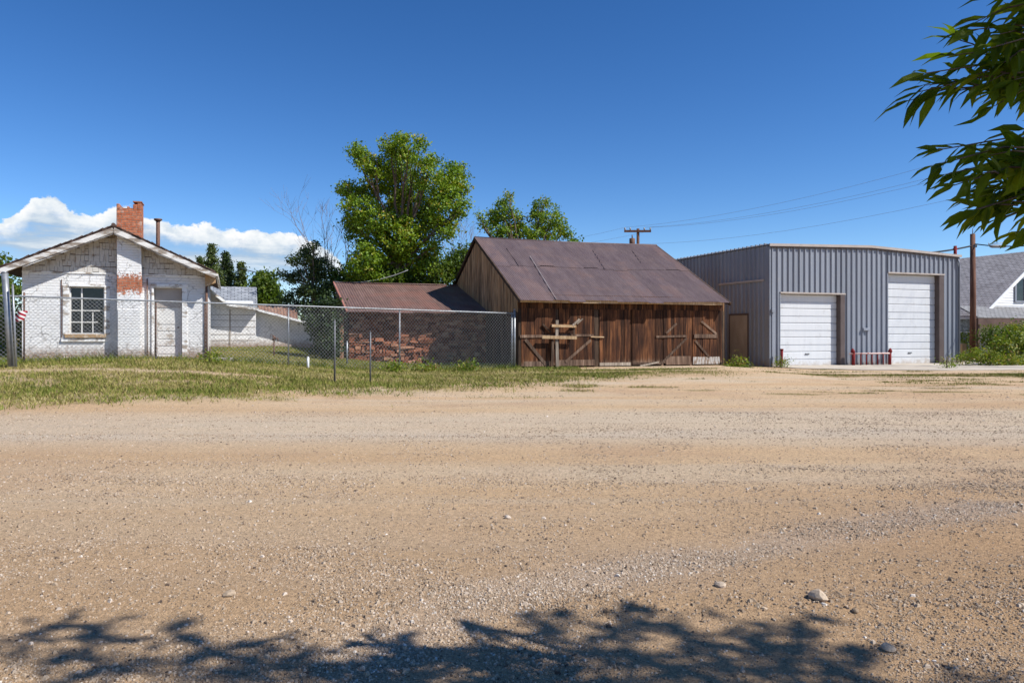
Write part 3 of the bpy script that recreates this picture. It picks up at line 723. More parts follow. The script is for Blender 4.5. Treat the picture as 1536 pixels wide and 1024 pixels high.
# red guard posts and rail
def bollard(px, py0, py1, lab, lean=0, flare=False):
    u, v, zt = GF.pt(px, py0, -.35); w = GF.w(u, v)
    o = thing('guard_post', lab, 'guard post', (w[0], w[1], GF.bz), GF.th)
    m = MB(); h = zt
    m.tube([(0,0,-.05), (lean*.5,0,h*.5), (lean,0,h-.06 if not flare else h-.25)], .065, 12); 
    if flare: m.tube([(lean,0,h-.26), (lean+.02,0,h-.18), (lean+.03,0,h-.08), (lean+.05,0,h)], [.065,.10,.09,.02], 10)
    m.build('post', M['red_paint'], o)
    if not flare:
        m = MB(); m.tube([(lean,0,h-.06), (lean,0,h)], [.08,.075], 12); m.build('cap', M['red_paint'], o)
    return o
bollard(1172, 523, 552, 'red steel guard post at the left jamb of the smaller garage door', .02)
gr = thing('guard_rail', 'low red pipe guard rail with pale top bar between the two garage doors', 'guard rail', GF.w(GF.u(1306, -.35), -.35), GF.th)
gu = GF.u(1306, -.35); ua, ub = GF.u(1280, -.35)-gu, GF.u(1334.5, -.35)-gu; hr = GF.z(1306, 530, -.35)
for k, x in enumerate((ua, ub)):
    m = MB(); m.tube([(x,0,-.05), (x+.01,0,hr+.02)], .075, 12)
    m.tube([(x+.01,0,hr+.02), (x+.03*(1 if k else -1),0,hr+.1), (x+.05*(1 if k else -1),0,hr+.24)], [.07, .10, .03], 10); m.build('post', M['red_paint'], gr)
m = MB(); m.tube([(ua-.25, -.02, hr+.0), (ub+.0, -.02, hr-.0)], .04, 10); m.build('top_bar', M['rail_paint'], gr)
for t in np.linspace(.2, .82, 5):
    m = MB(); x = ua+(ub-ua)*t; m.tube([(x,0,-.05), (x,0,hr-.03)], .028, 8); m.build('baluster', M['red_paint'], gr)
# ------------------------------------------------------------------ white cottage
HF = Frame(-12.85, 24.0, 21.0, .80)
hs = HF.empty('white_cottage', 'small whitewashed gabled cottage with brick chimney and peeling white paint', 'cottage')
hL, hR, hRZ, hSL = HF.u(33), HF.u(308), 4.22, .46
rz = lambda u: hRZ - abs(u)*hSL
wx = HF.u(104), HF.u(156.5); wz = HF.z(130, 501), HF.z(130, 430)
dx = HF.u(231), HF.u(273); dz = .03, HF.z(250, 432)
GZ = 2.74
def wall_quad(m, u0, u1, z0, z1, v0=0, v1=.25): m.box(u0, u1, v0, v1, z0, z1)
m = MB()
for q in ((hL, wx[0], -.3, GZ), (wx[1], dx[0], -.3, GZ), (dx[1], hR, -.3, GZ), (wx[0], wx[1], -.3, wz[0]), (wx[0], wx[1], wz[1], GZ), (dx[0], dx[1], -.3, dz[0]), (dx[0], dx[1], dz[1], GZ)): wall_quad(m, *q)
m.build('front_wall', M['limewash'], hs)
m = MB(); m.box(hL, hL+.25, .25, 8, -.3, rz(hL)-.17); m.build('side_wall', M['limewash'], hs)
m = MB(); m.box(hR-.25, hR, .25, 8, -.3, rz(hR)-.17); m.build('side_wall', M['limewash'], hs)
m = MB(); m.prism([(hL, -.3), (hR, -.3), (hR, rz(hR)-.17), (0, hRZ-.17), (hL, rz(hL)-.17)], 7.8, 8.0); m.build('rear_wall', M['limewash'], hs)
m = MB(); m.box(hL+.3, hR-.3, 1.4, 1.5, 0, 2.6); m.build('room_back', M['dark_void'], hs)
# shingled gable: staggered painted shakes
m = MB(); m.prism([(hL, GZ), (hR, GZ), (hR, rz(hR)-.16), (0, hRZ-.16), (hL, rz(hL)-.16)], .04, .2); m.build('gable_backing', M['gap_wood'], hs)
sh = MB(); z = GZ+.015; row = 0
while z < hRZ-.2:
    h = .19+random.uniform(-.02,.02); u = hL
    while u < hR-.02:
        w = min(random.choice((.09,.11,.13,.15,.17)), hR-u); a, b_ = u+.004, u+w-.004
        zb = z+random.uniform(-.03,.03); zt = z+h-.012
        ta, tb = min(zt, rz(a)-.15), min(zt, rz(b_)-.15)
        if ta > zb+.02 and tb > zb+.02:
            dpt = random.uniform(-.012,.004); sh.prism([(a, zb), (b_, zb), (b_, tb), (a, ta)], dpt, .05)
        u += w
    z += h
sh.build('gable_shingles', M['shingle_paint'], hs)
m = MB(); m.box(hL, HF.u(172), -.03, -.001, GZ-.03, GZ+.02); m.box(HF.u(214), hR, -.03, -.001, GZ-.05, GZ); m.build('belt_board', M['peeling_paint'], hs)
# roof
for sgn in (-1, 1):
    e = 3.16 if sgn < 0 else 3.0
    rf = MB(); k = 30
    v0, v1 = -.62, 8.3
    P = [(0, hRZ), (sgn*e, rz(e)), (sgn*e, rz(e)-.07), (0, hRZ-.08)]
    rf.prism(P, v0, v1)
    for i in range(22):     # uneven shingle courses along the rake
        a = e*i/22; b2 = e*(i+1)/22; t = random.uniform(.015, .05)
        rf.prism([(sgn*a, rz(a)+.001), (sgn*b2, rz(b2)+.001), (sgn*b2, rz(b2)+t*.4), (sgn*a, rz(a)+t)], v0-random.uniform(.0, .05), v1)
    rf.build('roof', M['roof_edge'], hs)
    bd = MB(); bd.beam((sgn*.0, -.615, hRZ-.145), (sgn*(e+.02), -.615, rz(e)-.145+.0), .15, .035, (0,1,0)); bd.build('barge_board', M['barge_paint'], hs)
    bd = MB(); bd.beam((sgn*.02, -.58, hRZ-.255), (sgn*(e*.78), -.58, rz(e*.78)-.25), .045, .03, (0,1,0)); bd.build('barge_trim', M['barge_paint'], hs)
    sf = MB(); sf.beam((sgn*.05, -.28, hRZ-.13), (sgn*e, -.28, rz(e)-.12), .54, .03, Vector((-sgn*hSL*-1, 0, 1)).normalized() if 0 else (sgn*hSL, 0, 1)); sf.build('soffit', M['soffit_wood'], hs)
m = MB(); m.tube([(0, -.66, hRZ+.02), (0, 8.3, hRZ+.03)], .06, 8); m.build('ridge_cap', M['roof_edge'], hs)
m = MB(); e = 3.0; m.prism([(hR, rz(hR)-.16), (e, rz(e)-.10), (e, rz(e)-.34), (hR, rz(hR)-.62)], -.30, -.02); m.build('eave_return', M['soffit_wood'], hs)
m = MB(); m.tube([(e+.04, -.5, rz(e)-.08), (e+.05, 8.2, rz(e)-.05)], .05, 8); m.build('gutter', M['peeling_paint'], hs)
# chimney
cx0, cx1 = HF.u(175, -.34), HF.u(212, -.34)
m = MB(); m.prism([(cx0, -.3), (cx1, -.3), (cx1, rz(cx1)-.10), (cx0, rz(cx0)-.10)], -.34, -.001); m.build('chimney_breast', M['limewash_chimney'], hs, .015)
m = MB(); m.box(cx0+.03, cx1-.03, -.375, -.342, .0, HF.z(192, 464, -.34)); m.build('plaster_panel', M['limewash'], hs, .01)
ct = HF.z(194, 316, 0); cc0, cc1 = HF.u(176, -.1), HF.u(213, -.1)
ch = MB(); ch.box(cc0, cc1, -.30, .36, 3.55, ct)
for (f0, f1, h) in ((0, .13, .16), (.13, .26, .06), (.26, .42, .035), (.42, .52, .09), (.66, .84, .17), (.84, 1, .24), (.52, .66, .05)):
    ch.box(cc0+(cc1-cc0)*f0+.002, cc0+(cc1-cc0)*f1-.002, -.30+random.uniform(-.012,.012), .36, ct+.001, ct+h)
ch.build('chimney_stack', M['red_brick'], hs, .008)
m = MB(); m.box(cc0+.66*(cc1-cc0), cc1+.02, -.32, .38, ct+.242, ct+.275); m.build('chimney_cap', M['red_brick'], hs)
pv = HF.u(237, 1.5); pz = HF.z(237, 330, 1.5)
m = MB(); m.tube([(pv, 1.5, 3.0), (pv, 1.5, pz)], .065, 12); m.tube([(pv, 1.5, pz-.05), (pv, 1.5, pz), (pv, 1.5, pz+.04)], [.075, .14, .13], 12); m.build('vent_pipe', M['rusty_steel'], hs)
# window
f = MB(); t = .07
f.box(wx[0]-.18, wx[0], -.03, .05, wz[0]-.02, wz[1]+.05); f.box(wx[1], wx[1]+.16, -.03, .05, wz[0]-.02, wz[1]+.05); f.box(wx[0]-.02, wx[1]+.02, -.05, .05, wz[1], wz[1]+.08)
win = f.build('window', M['peeling_paint'], hs, .006)
s = MB(); s.box(wx[0]-.12, wx[1]+.06, -.10, .10, wz[0]-.12, wz[0]); s.build('sill', M['soffit_wood'], win, .01)
s = MB(); s.box(HF.u(92), wx[1]+.02, -.06, -.001, wz[0]-.24, wz[0]-.122); s.build('apron_board', M['peeling_paint'], win, .006)
g = MB(); g.box(wx[0], wx[1], .14, .15, wz[0], wz[1]); g.build('pane', M['glass'], win)
mu = MB(); ww = wx[1]-wx[0]; hh = wz[1]-wz[0]
mu.box(wx[0], wx[0]+.035, .08, .13, wz[0], wz[1]); mu.box(wx[1]-.035, wx[1], .08, .13, wz[0], wz[1])
mu.box(wx[0]+.036, wx[1]-.036, .08, .13, wz[1]-.04, wz[1]); mu.box(wx[0]+.036, wx[1]-.036, .08, .13, wz[0], wz[0]+.04)
xm = HF.u(122); mu.box(xm-.02, xm+.02, .085, .125, wz[0]+.042, wz[1]-.042)
for py in (448, 465.5, 483):
    zz = HF.z(122, py); mu.box(wx[0]+.037, xm-.021, .09, .12, zz-.017, zz+.017); mu.box(xm+.021, wx[1]-.037 if py != 483 else wx[1]-.2, .09, .12, zz-.017, zz+.017)
xn = HF.u(138.5); mu.box(xn-.015, xn+.015, .092, .118, wz[0]+.042, HF.z(138, 468))
mu.build('muntins', M['door_paint'], win)
s = MB(); s.box(HF.u(128), wx[1]-.04, .16, .2, wz[1]-.13, wz[1]-.02); s.build('blind', M['step_paint'], win)
s = MB(); s.box(HF.u(92), HF.u(93), -.03, -.001, wz[0]-.24, HF.z(92, 419)); s.build('trim_strip', M['rusty_steel'], win)
# door
fr = MB(); fr.box(dx[0]-.07, dx[0], -.05, .0, dz[0], dz[1]+.03); fr.box(dx[1], dx[1]+.16, -.05, .0, dz[0], dz[1]+.03); fr.box(dx[0]-.1, dx[1]+.2, -.06, .0, dz[1]+.031, dz[1]+.13)
dr = MB(); zt = HF.z(250, 461)
dr.box(dx[0]+.02, dx[1]-.02, .16, .20, dz[0], zt)
for a_, b_ in ((.10, .32), (.36, .56), (.60, .82), (.86, 1.04), (1.08, 1.26)):
    dr.box(dx[0]+.10, dx[1]-.10, .145, .158, dz[0]+a_, dz[0]+b_-.015)
D = dr.build('door', M['door_paint'], hs, .004)
fo = fr.build('door_frame', M['peeling_paint'], D, .006)
m = MB(); m.box(dx[0]+.02, dx[1]-.02, .14, .20, zt+.002, dz[1]); m.build('transom_panel', M['beige_trim'], D)
m = MB(); m.tube([(dx[1]-.12, .15, 1.0), (dx[1]-.12, .10, 1.0)], [.02,.03], 8); m.build('handle', M['rusty_steel'], D)
m = MB(); m.box(HF.u(229), HF.u(280), -.42, -.052, -.12, .03); m.build('doorstep', M['step_paint'], hs, .012)
m = MB(); m.box(HF.u(228), HF.u(283), -.7, -.43, -.22, -.07); m.build('doorstep', M['rubble'], hs, .015)
m = MB(); m.tube([(hR+.04, -.06, -.1), (hR+.04, -.06, 2.55)], .04, 8); m.build('downspout', M['rusty_steel'], hs)
m = MB(); m.tube([(HF.u(221), -.05, -.1), (HF.u(221), -.05, 2.6)], .02, 6); m.build('conduit', M['rusty_steel'], hs)
rb = MB(); rb.box(hL-.02, hR+.02, -.10, -.002, -.35, -.10)   # broken footing stones at the foot of the wall
for i in range(46):
    u = random.uniform(hL, hR)
    if HF.u(226) < u < HF.u(286): continue
    s_ = random.uniform(.05, .13); rb.box(u-s_, u+s_, -.10-random.uniform(0,.14), .02, -.22, random.uniform(-.08, .05), jit=.03)
rb.build('footing_stones', M['rubble'], hs, .012)

# ------------------------------------------------------------------ white outbuildings behind the cottage
AF = Frame(*W(310, 500, 33.0)[:2], 20.0, .93)
an = AF.empty('white_annex', 'low whitewashed annex with stepped sloping roofline behind the cottage', 'outbuilding')
def ap(px, py, v=0): return AF.u(px, v), AF.z(px, py, v)
m = MB(); x384 = AF.u(384)
m.prism([(AF.u(296), -.2), (x384, -.2), ap(384, 465), ap(343, 458), ap(296, 424)], 0, .25)
m.build('wall', M['limewash_far'], an)
m = MB(); m.prism([(x384+.002, -.2), (AF.u(475), -.2), ap(475, 489), ap(384, 466)], .55, .8); m.build('wall', M['limewash_far'], an)
for k, (a_, b_) in enumerate((((296, 421), (343, 457)), ((343, 457), (388, 463.5)))):
    m = MB(); p, q = ap(*a_, -.6), ap(*b_, -.6); m.beam((p[0], -.6, p[1]), (q[0], -.6, q[1]), .11, .05, (0,1,0)); m.build('barge_board', M['peeling_paint'], an)
    m = MB(); p2, q2 = ap(*a_, 0), ap(*b_, 0); m.add([(p[0], -.58, p[1]+.05), (q[0], -.58, q[1]+.05), (q[0], 1.9, q[1]+.05), (p[0], 1.9, p[1]+.05), (p[0], -.58, p[1]-.03), (q[0], -.58, q[1]-.03), (q[0], 1.9, q[1]-.03), (p[0], 1.9, p[1]-.03)], MB.BOXF); m.build('roof', M['roof_edge'], an)
m = MB(); p, q = ap(384, 462.5, 0), ap(478, 487, 0); m.add([(p[0], -.05, p[1]), (q[0], -.05, q[1]), (q[0], 1.9, q[1]), (p[0], 1.9, p[1]), (p[0], -.05, p[1]-.1), (q[0], -.05, q[1]-.1), (q[0], 1.9, q[1]-.1), (p[0], 1.9, p[1]-.1)], MB.BOXF); m.build('roof', M['peeling_paint'], an)
m = MB()
for z in (.35, .62, .95, 1.25, 1.5): m.box(AF.u(312), x384-.02, -.012, -.001, z, z+.022)
m.build('siding_battens', M['grey_board'], an)
m = MB(); u = AF.u(345); m.box(u-.025, u+.025, -.03, -.013, .2, 1.75); m.build('corner_strip', M['grey_board'], an)

pg = Frame(*W(318, 500, 36.4)[:2], 20.0, .9)
gh = pg.empty('grey_roof_house', 'house roof of pale grey shingles rising behind the white annex', 'house')
u0, u1 = pg.u(306), pg.u(386); zr = pg.z(350, 430, 2.2); ze = pg.z(350, 464, -.6)
m = MB(); m.prism_x([(-.6, ze), (2.2, zr), (5, ze), (5, ze-.1), (2.2, zr-.1), (-.6, ze-.1)], u0, u1); m.build('roof', M['pale_shingle'], gh)
m = MB(); m.prism_x([(0, 0), (4.4, 0), (4.4, ze+.3), (2.2, zr-.12), (0, ze+.3)], u0+.2, u1-.2); m.build('wall', M['limewash_far'], gh)
rg = Frame(*W(386, 500, 36.0)[:2], 20.0, .9)
rs = rg.empty('rust_roof_shed', 'shed with streaked rusty tin roof between grey shingle roof and conifers', 'shed')
u0, u1 = rg.u(388), rg.u(447)
m = MB(); zr = rg.z(415, 458.5, 1.5); ze = rg.z(415, 481, 0)
corrugated('roof', u0, u1, -.3, ze, 1.5, zr, .15, .012, M['rust_tin'], rs, (), .75)
m = MB(); m.prism_x([(0, 0), (3, 0), (3, ze), (1.5, zr-.05), (0, ze)], u0+.1, u1-.1); m.build('wall', M['limewash_far'], rs)
m = MB(); m.prism_x([(1.5, zr-.02), (3.3, ze), (3.3, ze-.05), (1.5, zr-.07)], u0, u1); m.build('rear_roof', M['rust_tin'], rs)

# ------------------------------------------------------------------ house at the far right
RF = Frame(*W(1463, 500, 44.0)[:2], 20.0, .15)
rh = RF.empty('grey_roof_farmhouse', 'white clapboard house with long grey shingle roof and porch beyond the garage', 'house')
z0 = RF.z(1463, 476); um = RF.u(1558); z1 = RF.z(1558, 379); uR = 2*um; RD = 15.0; sl_ = (z1-z0)/um
for sgn in (-1, 1):
    e = um if sgn < 0 else um+.3
    m = MB(); xx = um+sgn*e; zl = z1-sl_*e
    m.add([(um, -.4, z1), (xx, -.4, zl), (xx, RD, zl), (um, RD, z1), (um, -.4, z1+.16), (xx, -.4, zl+.12), (xx, RD, zl+.12), (um, RD, z1+.16)], MB.BOXF); o = m.build('roof', M['grey_shingle_side'], rh)
    m = MB(); m.beam((um, -.43, z1+.03), (xx, -.43, zl+.0), .2, .045, (0,1,0)); m.build('rake_board', M['far_clap'], rh)
m = MB(); m.box(-.03, .04, -.38, RD, z0-.08, z0-.005); m.build('eave_trim', M['far_clap'], rh)
m = MB(); m.box(.4, .5, .1, RD-.2, -.2, z0+sl_*.35); m.build('side_wall', M['shaded_clap'], rh)
m = MB(); m.box(uR-.5, uR-.4, .1, RD-.2, -.2, z0+sl_*.35); m.build('side_wall', M['shaded_clap'], rh)
m = MB(); m.prism([(.4, -.2), (uR-.4, -.2), (uR-.4, z0+sl_*.3), (um, z1-.1), (.4, z0+sl_*.3)], RD-.2, RD-.1); m.build('rear_wall', M['far_clap'], rh)
m = MB(); m.prism([(.4, -.2), (uR-.4, -.2), (uR-.4, z0+sl_*.3), (um, z1-.1), (.4, z0+sl_*.3)], .03, .1); m.build('front_wall', M['shaded_clap'], rh)
cl = MB(); z = RF.z(1500, 478)
while z < z1-.15:
    zt = min(z+.16, z1-.08); ex = lambda zz: (z1-zz)/sl_-.02
    e0, e1 = min(ex(z), um-.38), max(min(ex(zt), um-.38), .01)
    cl.add([(um-e0, -.025, z), (um+e0, -.025, z), (um+e1, .0, zt), (um-e1, .0, zt), (um-e0, .025, z), (um+e0, .025, z), (um+e1, .025, zt), (um-e1, .025, zt)], MB.BOXF); z += .16
cl.build('clapboard_gable', M['far_clap'], rh)
a_, b_ = RF.u(1523), RF.u(1534); za, zb = RF.z(1528, 451), RF.z(1528, 418)
m = MB(); m.box(a_, b_, -.06, -.03, za, zb); wn = m.build('window', M['glass'], rh)
m = MB(); m.box(a_-.13, a_, -.09, -.03, za-.1, zb+.12); m.box(b_, b_+.13, -.09, -.03, za-.1, zb+.12); m.box(a_, b_, -.09, -.03, zb, zb+.12); m.box(a_, b_, -.09, -.03, za-.1, za); m.build('frame', M['wall_steel'], wn)
def rv(px):
    t = (px-CX)/F; ox, oy = RF.w(.4, 0)[:2]; return (t*oy-ox)/(-RF.s-t*RF.c)
va, vb_ = rv(1457), rv(1441); zc, zd = .75, 2.35
m = MB(); m.box(.37, .395, va, vb_, zc, zd); wn = m.build('window', M['glass_pale'], rh)
m = MB(); m.box(.34, .398, va-.1, va, zc-.1, zd+.1); m.box(.34, .398, vb_, vb_+.1, zc-.1, zd+.1); m.box(.34, .398, va, vb_, zd, zd+.1); m.box(.34, .398, va, vb_, zc-.1, zc); m.box(.35, .369, va, vb_, 1.5, 1.56); m.build('frame', M['far_clap'], wn)
pv = -2.2; px0 = RF.u(1467, pv); zp = RF.z(1500, 475.5, pv)
m = MB(); m.add([(px0, pv, zp), (px0+9, pv, zp), (px0+9, -.03, zp+.7), (px0+1.2, -.03, zp+.7), (px0, pv, zp-.05), (px0+9, pv, zp-.05), (px0+9, -.03, zp+.6), (px0+1.2, -.03, zp+.6)], MB.BOXF); m.build('porch_roof', M['porch_shingle'], rh)
m = MB(); m.box(px0+.05, px0+9, pv+.02, pv+.12, zp-.43, zp-.052); m.build('porch_fascia', M['porch_brown'], rh)
for k in (.2, 3.2, 6.2):
    m = MB(); m.box(px0+k, px0+k+.12, pv+.14, pv+.26, -.2, zp-.06); m.build('porch_post', M['porch_brown'], rh)
m = MB(); m.box(px0+.3, px0+9, -.3, -.05, -.2, .1); m.build('porch_deck', M['grey_board'], rh)

# ------------------------------------------------------------------ utility poles and wires
up = thing('utility_pole', 'bare brown wooden utility pole beside the garage corner', 'utility pole', (W(1459, 500, 40).x, 40, .12))
zt = W(0, 351, 40).z-.12
m = MB(); m.tube([(0,0,-.1), (.02,0,zt*.5), (.0,0,zt)], [.16,.145,.125], 14); m.build('shaft', M['pole_wood'], up)
m = MB(); m.tube([(.0,0,zt), (.0,0,zt+.32)], [.02,.015], 6); m.build('spike', M['rusty_steel'], up)
m = MB(); m.box(-.05,.05,-.3,-.12, zt-.75, zt-.6); m.build('bracket', M['dark_steel'], up)
pp = thing('crossarm_pole', 'distant utility pole with crossarm and transformer above the barn ridge', 'utility pole', (W(957, 500, 62).x, 62, .3))
zt = W(0, 343, 62).z-.3; s = 62/F
m = MB(); m.tube([(0,0,-.1), (0,0,zt)], [.17,.12], 12); m.build('shaft', M['pole_wood'], pp)
m = MB(); m.box(-21*s, 19*s, -.2, -.08, zt-.32, zt-.14); m.build('crossarm', M['pole_wood'], pp)
for x in (-20, -12, 9, 18): 
    m = MB(); m.tube([(x*s, -.14, zt-.14), (x*s, -.14, zt+.0), (x*s,-.14,zt+.08)], [.05,.075,.04], 8); m.build('insulator', M['ceramic'], pp)
m = MB(); m.tube([(-9*s, -.1, zt-1.75), (-9*s, -.1, zt-.85), (-9*s, -.1, zt-.8)], [.24,.24,.12], 12); m.tube([(-9*s,-.1,zt-.8),(-9*s,-.1,zt-.55)], .05, 8); m.build('transformer', M['rusty_steel'], pp)
def wire(name, a, b, sag, r, mat, label, group=None, n=14):
    a, b = Vector(a), Vector(b); pts = []
    for i in range(n+1):
        t = i/n; p = a.lerp(b, t); p.z -= sag*4*t*(1-t); pts.append(p)
    m = MB(); m.tube(pts, r, 5); o = m.build(name, mat, None); tag(o, label, 'wire', group); return o
ep = W(1800, 150, 30)
np_ = thing('crossarm_pole', 'tall utility pole beyond the right edge carrying the crossarm wires', 'utility pole', (ep.x, ep.y+.15, .2))
m = MB(); m.tube([(0,0,-.2), (0,0,12.2)], [.19,.13], 12); m.build('shaft', M['pole_wood'], np_)
m = MB(); m.box(-1.3, 1.3, -.2, -.08, 11.0, 11.16); m.build('crossarm', M['pole_wood'], np_)
PB = Vector((W(957, 500, 62).x, 61.86, .3+zt))
for k, (dx_, dz_, ex, ez, lab) in enumerate(((-20*s, .08, 1800, 122, 'thin overhead wire from the left crossarm end, highest of those running right'), (9*s, .08, 1800, 150, 'thin overhead wire from the middle of the crossarm, second highest to the right'), (18*s, .08, 1800, 160, 'thin overhead wire from the right crossarm end, just above the slack one'), (0, -1.3, 1800, 205, 'slack low overhead wire leaving the pole shaft below the crossarm'))):
    e = W(ex, ez, 30)
    wire('overhead_wire', PB+Vector((dx_, 0, dz_)), e, 1.0, .0075, M['grey_cable'], lab)
for dx_, dz_, lab in ((-20*s, .08, 'upper overhead wire running left from the crossarm into the trees'), (18*s, -.2, 'lower overhead wire running left from the crossarm into the trees')):
    wire('overhead_wire', PB+Vector((dx_, 0, dz_)), W(690, 372 if dz_ > 0 else 380, 70), .5, .0075, M['grey_cable'], lab)
wire('service_cable', W(1375, 380.5, 36.2), W(1456, 369, 39.9), .06, .045, M['black_cable'], 'thick black service cable from the garage roof to the brown pole')
wire('service_cable', W(1462, 366, 39.9), (ep.x, ep.y+.15, 7.2), .8, .03, M['black_cable'], 'black cable with splice case running right from the brown pole')
sp = thing('splice_case', 'grey cable splice case hanging on the line right of the brown pole', 'cable splice', W(1497, 369.5, 38.6))
m = MB(); m.tube([(-.42,0,0), (-.3,0,.0), (.3,0,.0), (.42,0,.0)], [.05,.085,.085,.05], 10); m.build('case', M['grey_cable'], sp)
m = MB(); m.tube([(-.5,0,.12), (.0,0,.16), (.55,0,.24)], .02, 6); m.tube([(.35,0,.0), (.48,0,.3)], .015, 6); m.tube([(-.48,0,.0), (-.5,0,.2)], .015, 6); m.build('hanger', M['ceramic'], sp)
wire('service_cable', W(360, 401.5, 60), W(455, 410, 50), .3, .035, M['dark_steel'], 'dark cable crossing the sky between spruces and pine')
wire('service_cable', SF.w(-.15, SD, sR+.05), W(612, 405, 37), .25, .022, M['grey_cable'], 'pale drop cable from the shed ridge into the big tree')
# ------------------------------------------------------------------ chain link fence
FA = Vector((-14.2, 21.0)); FBv = Vector((.10, 28.86)); Ld = (FBv-FA).length; FD = (FBv-FA)/Ld
def fpt(s): return FA+FD*s
def ft(s): return 2.66 + (2.38-2.66)*s/Ld
def s_at(px):
    t = (px-CX)/F; return (t*FA.y-FA.x)/(FD.x-t*FD.y)
S0, S1 = -1.1, Ld
fn = thing('chain_link_fence', 'galvanised chain link fence running from the cottage to the barn corner', 'fence', (0,0,0))
def fz(s): p = fpt(s); return float(ground_z(p.x, p.y))
def P3(s, z, off=0): p = fpt(s); return (p.x+FD.y*off, p.y-FD.x*off, z)
m = MB(); m.tube([P3(s, ft(s)) for s in np.linspace(S0, S1, 20)], .026, 8); m.build('top_rail', M['galvanised'], fn)
for px in (36, 234, 307.5, 433, 600):
    s = s_at(px); m = MB(); m.tube([P3(s, fz(s)-.1, -.04), P3(s, ft(s)+(.04 if px != 36 else .12), -.04)], .028 if px in (600, 433) else .024, 8)
    m.build('post', M['rusty_steel'] if px in (234, 307.5, 36) else M['galvanised'], fn)
for s, r_ in ((Ld-.12, .028), (Ld, .045)):
    m = MB(); m.tube([P3(s, fz(s)-.1), P3(s, ft(s)+(.14 if r_ > .04 else 0))], r_, 10)
    if r_ > .04: m.tube([P3(s, ft(s)+.13), P3(s, ft(s)+.18)], [.05, .02], 10)
    m.build('post', M['galvanised'], fn)
m = MB(); P = .118; Hn = 1.86
def wz(s, h):
    b = fz(min(max(s, S0), S1))+.05; t = ft(s)
    return b+(t-b)*h/Hn
rwire = .0041
fzc = np.array([fz(s) for s in np.linspace(S0-.1, S1+.1, 60)])
def fzq(s): return float(np.interp(s, np.linspace(S0-.1, S1+.1, 60), fzc))
def wz(s, h): b = fzq(s)+.05; return b+(ft(s)-b)*h/Hn
V = []; Fi = []
def wseg(a, b, r=rwire):
    a = np.array(a); b = np.array(b); t = (b-a)/np.linalg.norm(b-a); n1 = np.array([FD.y, -FD.x, 0.]); n2 = np.cross(t, n1); k = len(V)
    for p in (a, b):
        for q in (0, 2.094, 4.189): V.append(p+n1*(r*math.cos(q))+n2*(r*math.sin(q)))
    for i in range(3): Fi.append((k+i, k+(i+1)%3, k+3+(i+1)%3, k+3+i))
k = S0-Hn
while k < S1:
    for d in (1, -1):
        htop = Hn + (.05 if k > Ld*.62 else 0)
        s_a, s_b = (k, k+htop); h_a, h_b = (0, htop) if d > 0 else (htop, 0)
        if s_a < S0: f_ = (S0-s_a)/htop; h_a = h_a+(h_b-h_a)*f_; s_a = S0
        if s_b > S1: f_ = (S1-s_a)/(s_b-s_a); h_b = h_a+(h_b-h_a)*f_; s_b = S1
        if s_b-s_a > .03:
            mid = 4; off = .004*d
            for i in range(mid):
                q0, q1 = i/mid, (i+1)/mid
                sa, sb = s_a+(s_b-s_a)*q0, s_a+(s_b-s_a)*q1; ha, hb = h_a+(h_b-h_a)*q0, h_a+(h_b-h_a)*q1
                wseg(P3(sa, wz(sa, ha), off+.03), P3(sb, wz(sb, hb), off+.03))
    k += P
np_mesh('wire_mesh', np.array(V), np.array(Fi).ravel(), np.arange(0, 4*len(Fi), 4), M['chain_wire'], fn)
# leaning gate post, pole with flag, stray posts
def gz(x, y): return float(ground_z(x, y))
def post(name, px, py, d, r, mat, label, cat, tip=None, par=None, group=None):
    x = (px-CX)*d/F; z0 = gz(x, d); zt = W(px, py, d).z
    o = thing(name, label, cat, (x, d, z0), 0, group); tx = 0 if tip is None else (tip-CX)*d/F-x
    m = MB(); m.tube([(0,0,-.15), (tx*.5,0,(zt-z0)*.5), (tx,0,zt-z0)], r, 10); m.build('shaft', mat, o)
    m = MB(); m.tube([(tx,0,zt-z0), (tx,0,zt-z0+.03)], [r*1.15, r*.6], 10); m.build('cap', mat, o); return o
post('leaning_post', 17.5, 409, 20.3, .085, M['galvanised'], 'thick galvanised post leaning left beside the cottage corner', 'post', 7)
fp = post('flag_pole', 24.5, 428, 20.2, .028, M['galvanised'], 'thin pale leaning pole next to the thick galvanised post', 'pole', 19)
fl = thing('striped_flag', 'small drooping red and white striped flag at the cottage corner', 'flag', W(20, 476, 20.6))
V2 = []; n = 8
for i in range(n+1):
    for j in range(n+1):
        a, b2 = i/n, j/n
        V2.append((.03+.24*a, .035*math.sin(a*7+b2*2), -.10+.34*b2 + .14*a - .03*math.sin(a*3)))
Ff = [(i*(n+1)+j, (i+1)*(n+1)+j, (i+1)*(n+1)+j+1, i*(n+1)+j+1) for i in range(n) for j in range(n)]
m = MB(); m.add(V2, Ff, smooth=True); o = m.build('cloth', M['flag_cloth'], fl); sd = o.modifiers.new('thick', 'SOLIDIFY'); sd.thickness = .006; o.rotation_euler = (0, R(28), 0)
m = MB(); m.tube([(.0,0,-.3), (.0,0,.36)], .008, 6); m.build('stick', M['fresh_board'], fl)
post('stray_post', 502, 480, 20.6, .026, M['dark_steel'], 'thin grey metal stake standing in the grass left of the shed', 'post', group=None)
post('stray_post', 555.5, 498, 21.0, .024, M['dark_steel'], 'shorter dark metal stake in the grass in front of the stone wall', 'post')
post('stray_post', 520.5, 512, 28.0, .035, M['galvanised'], 'short grey pipe post at the left corner of the stone shed', 'post')
post('standpipe', 462, 536, 24.4, .04, M['white_plastic'], 'short white plastic pipe sticking up from the grass', 'pipe')
hy = thing('yard_hydrant', 'rusty yard hydrant standing in front of the white annex wall', 'hydrant', (W(411,500,28.5).x, 28.5, gz(W(411,500,28.5).x, 28.5)))
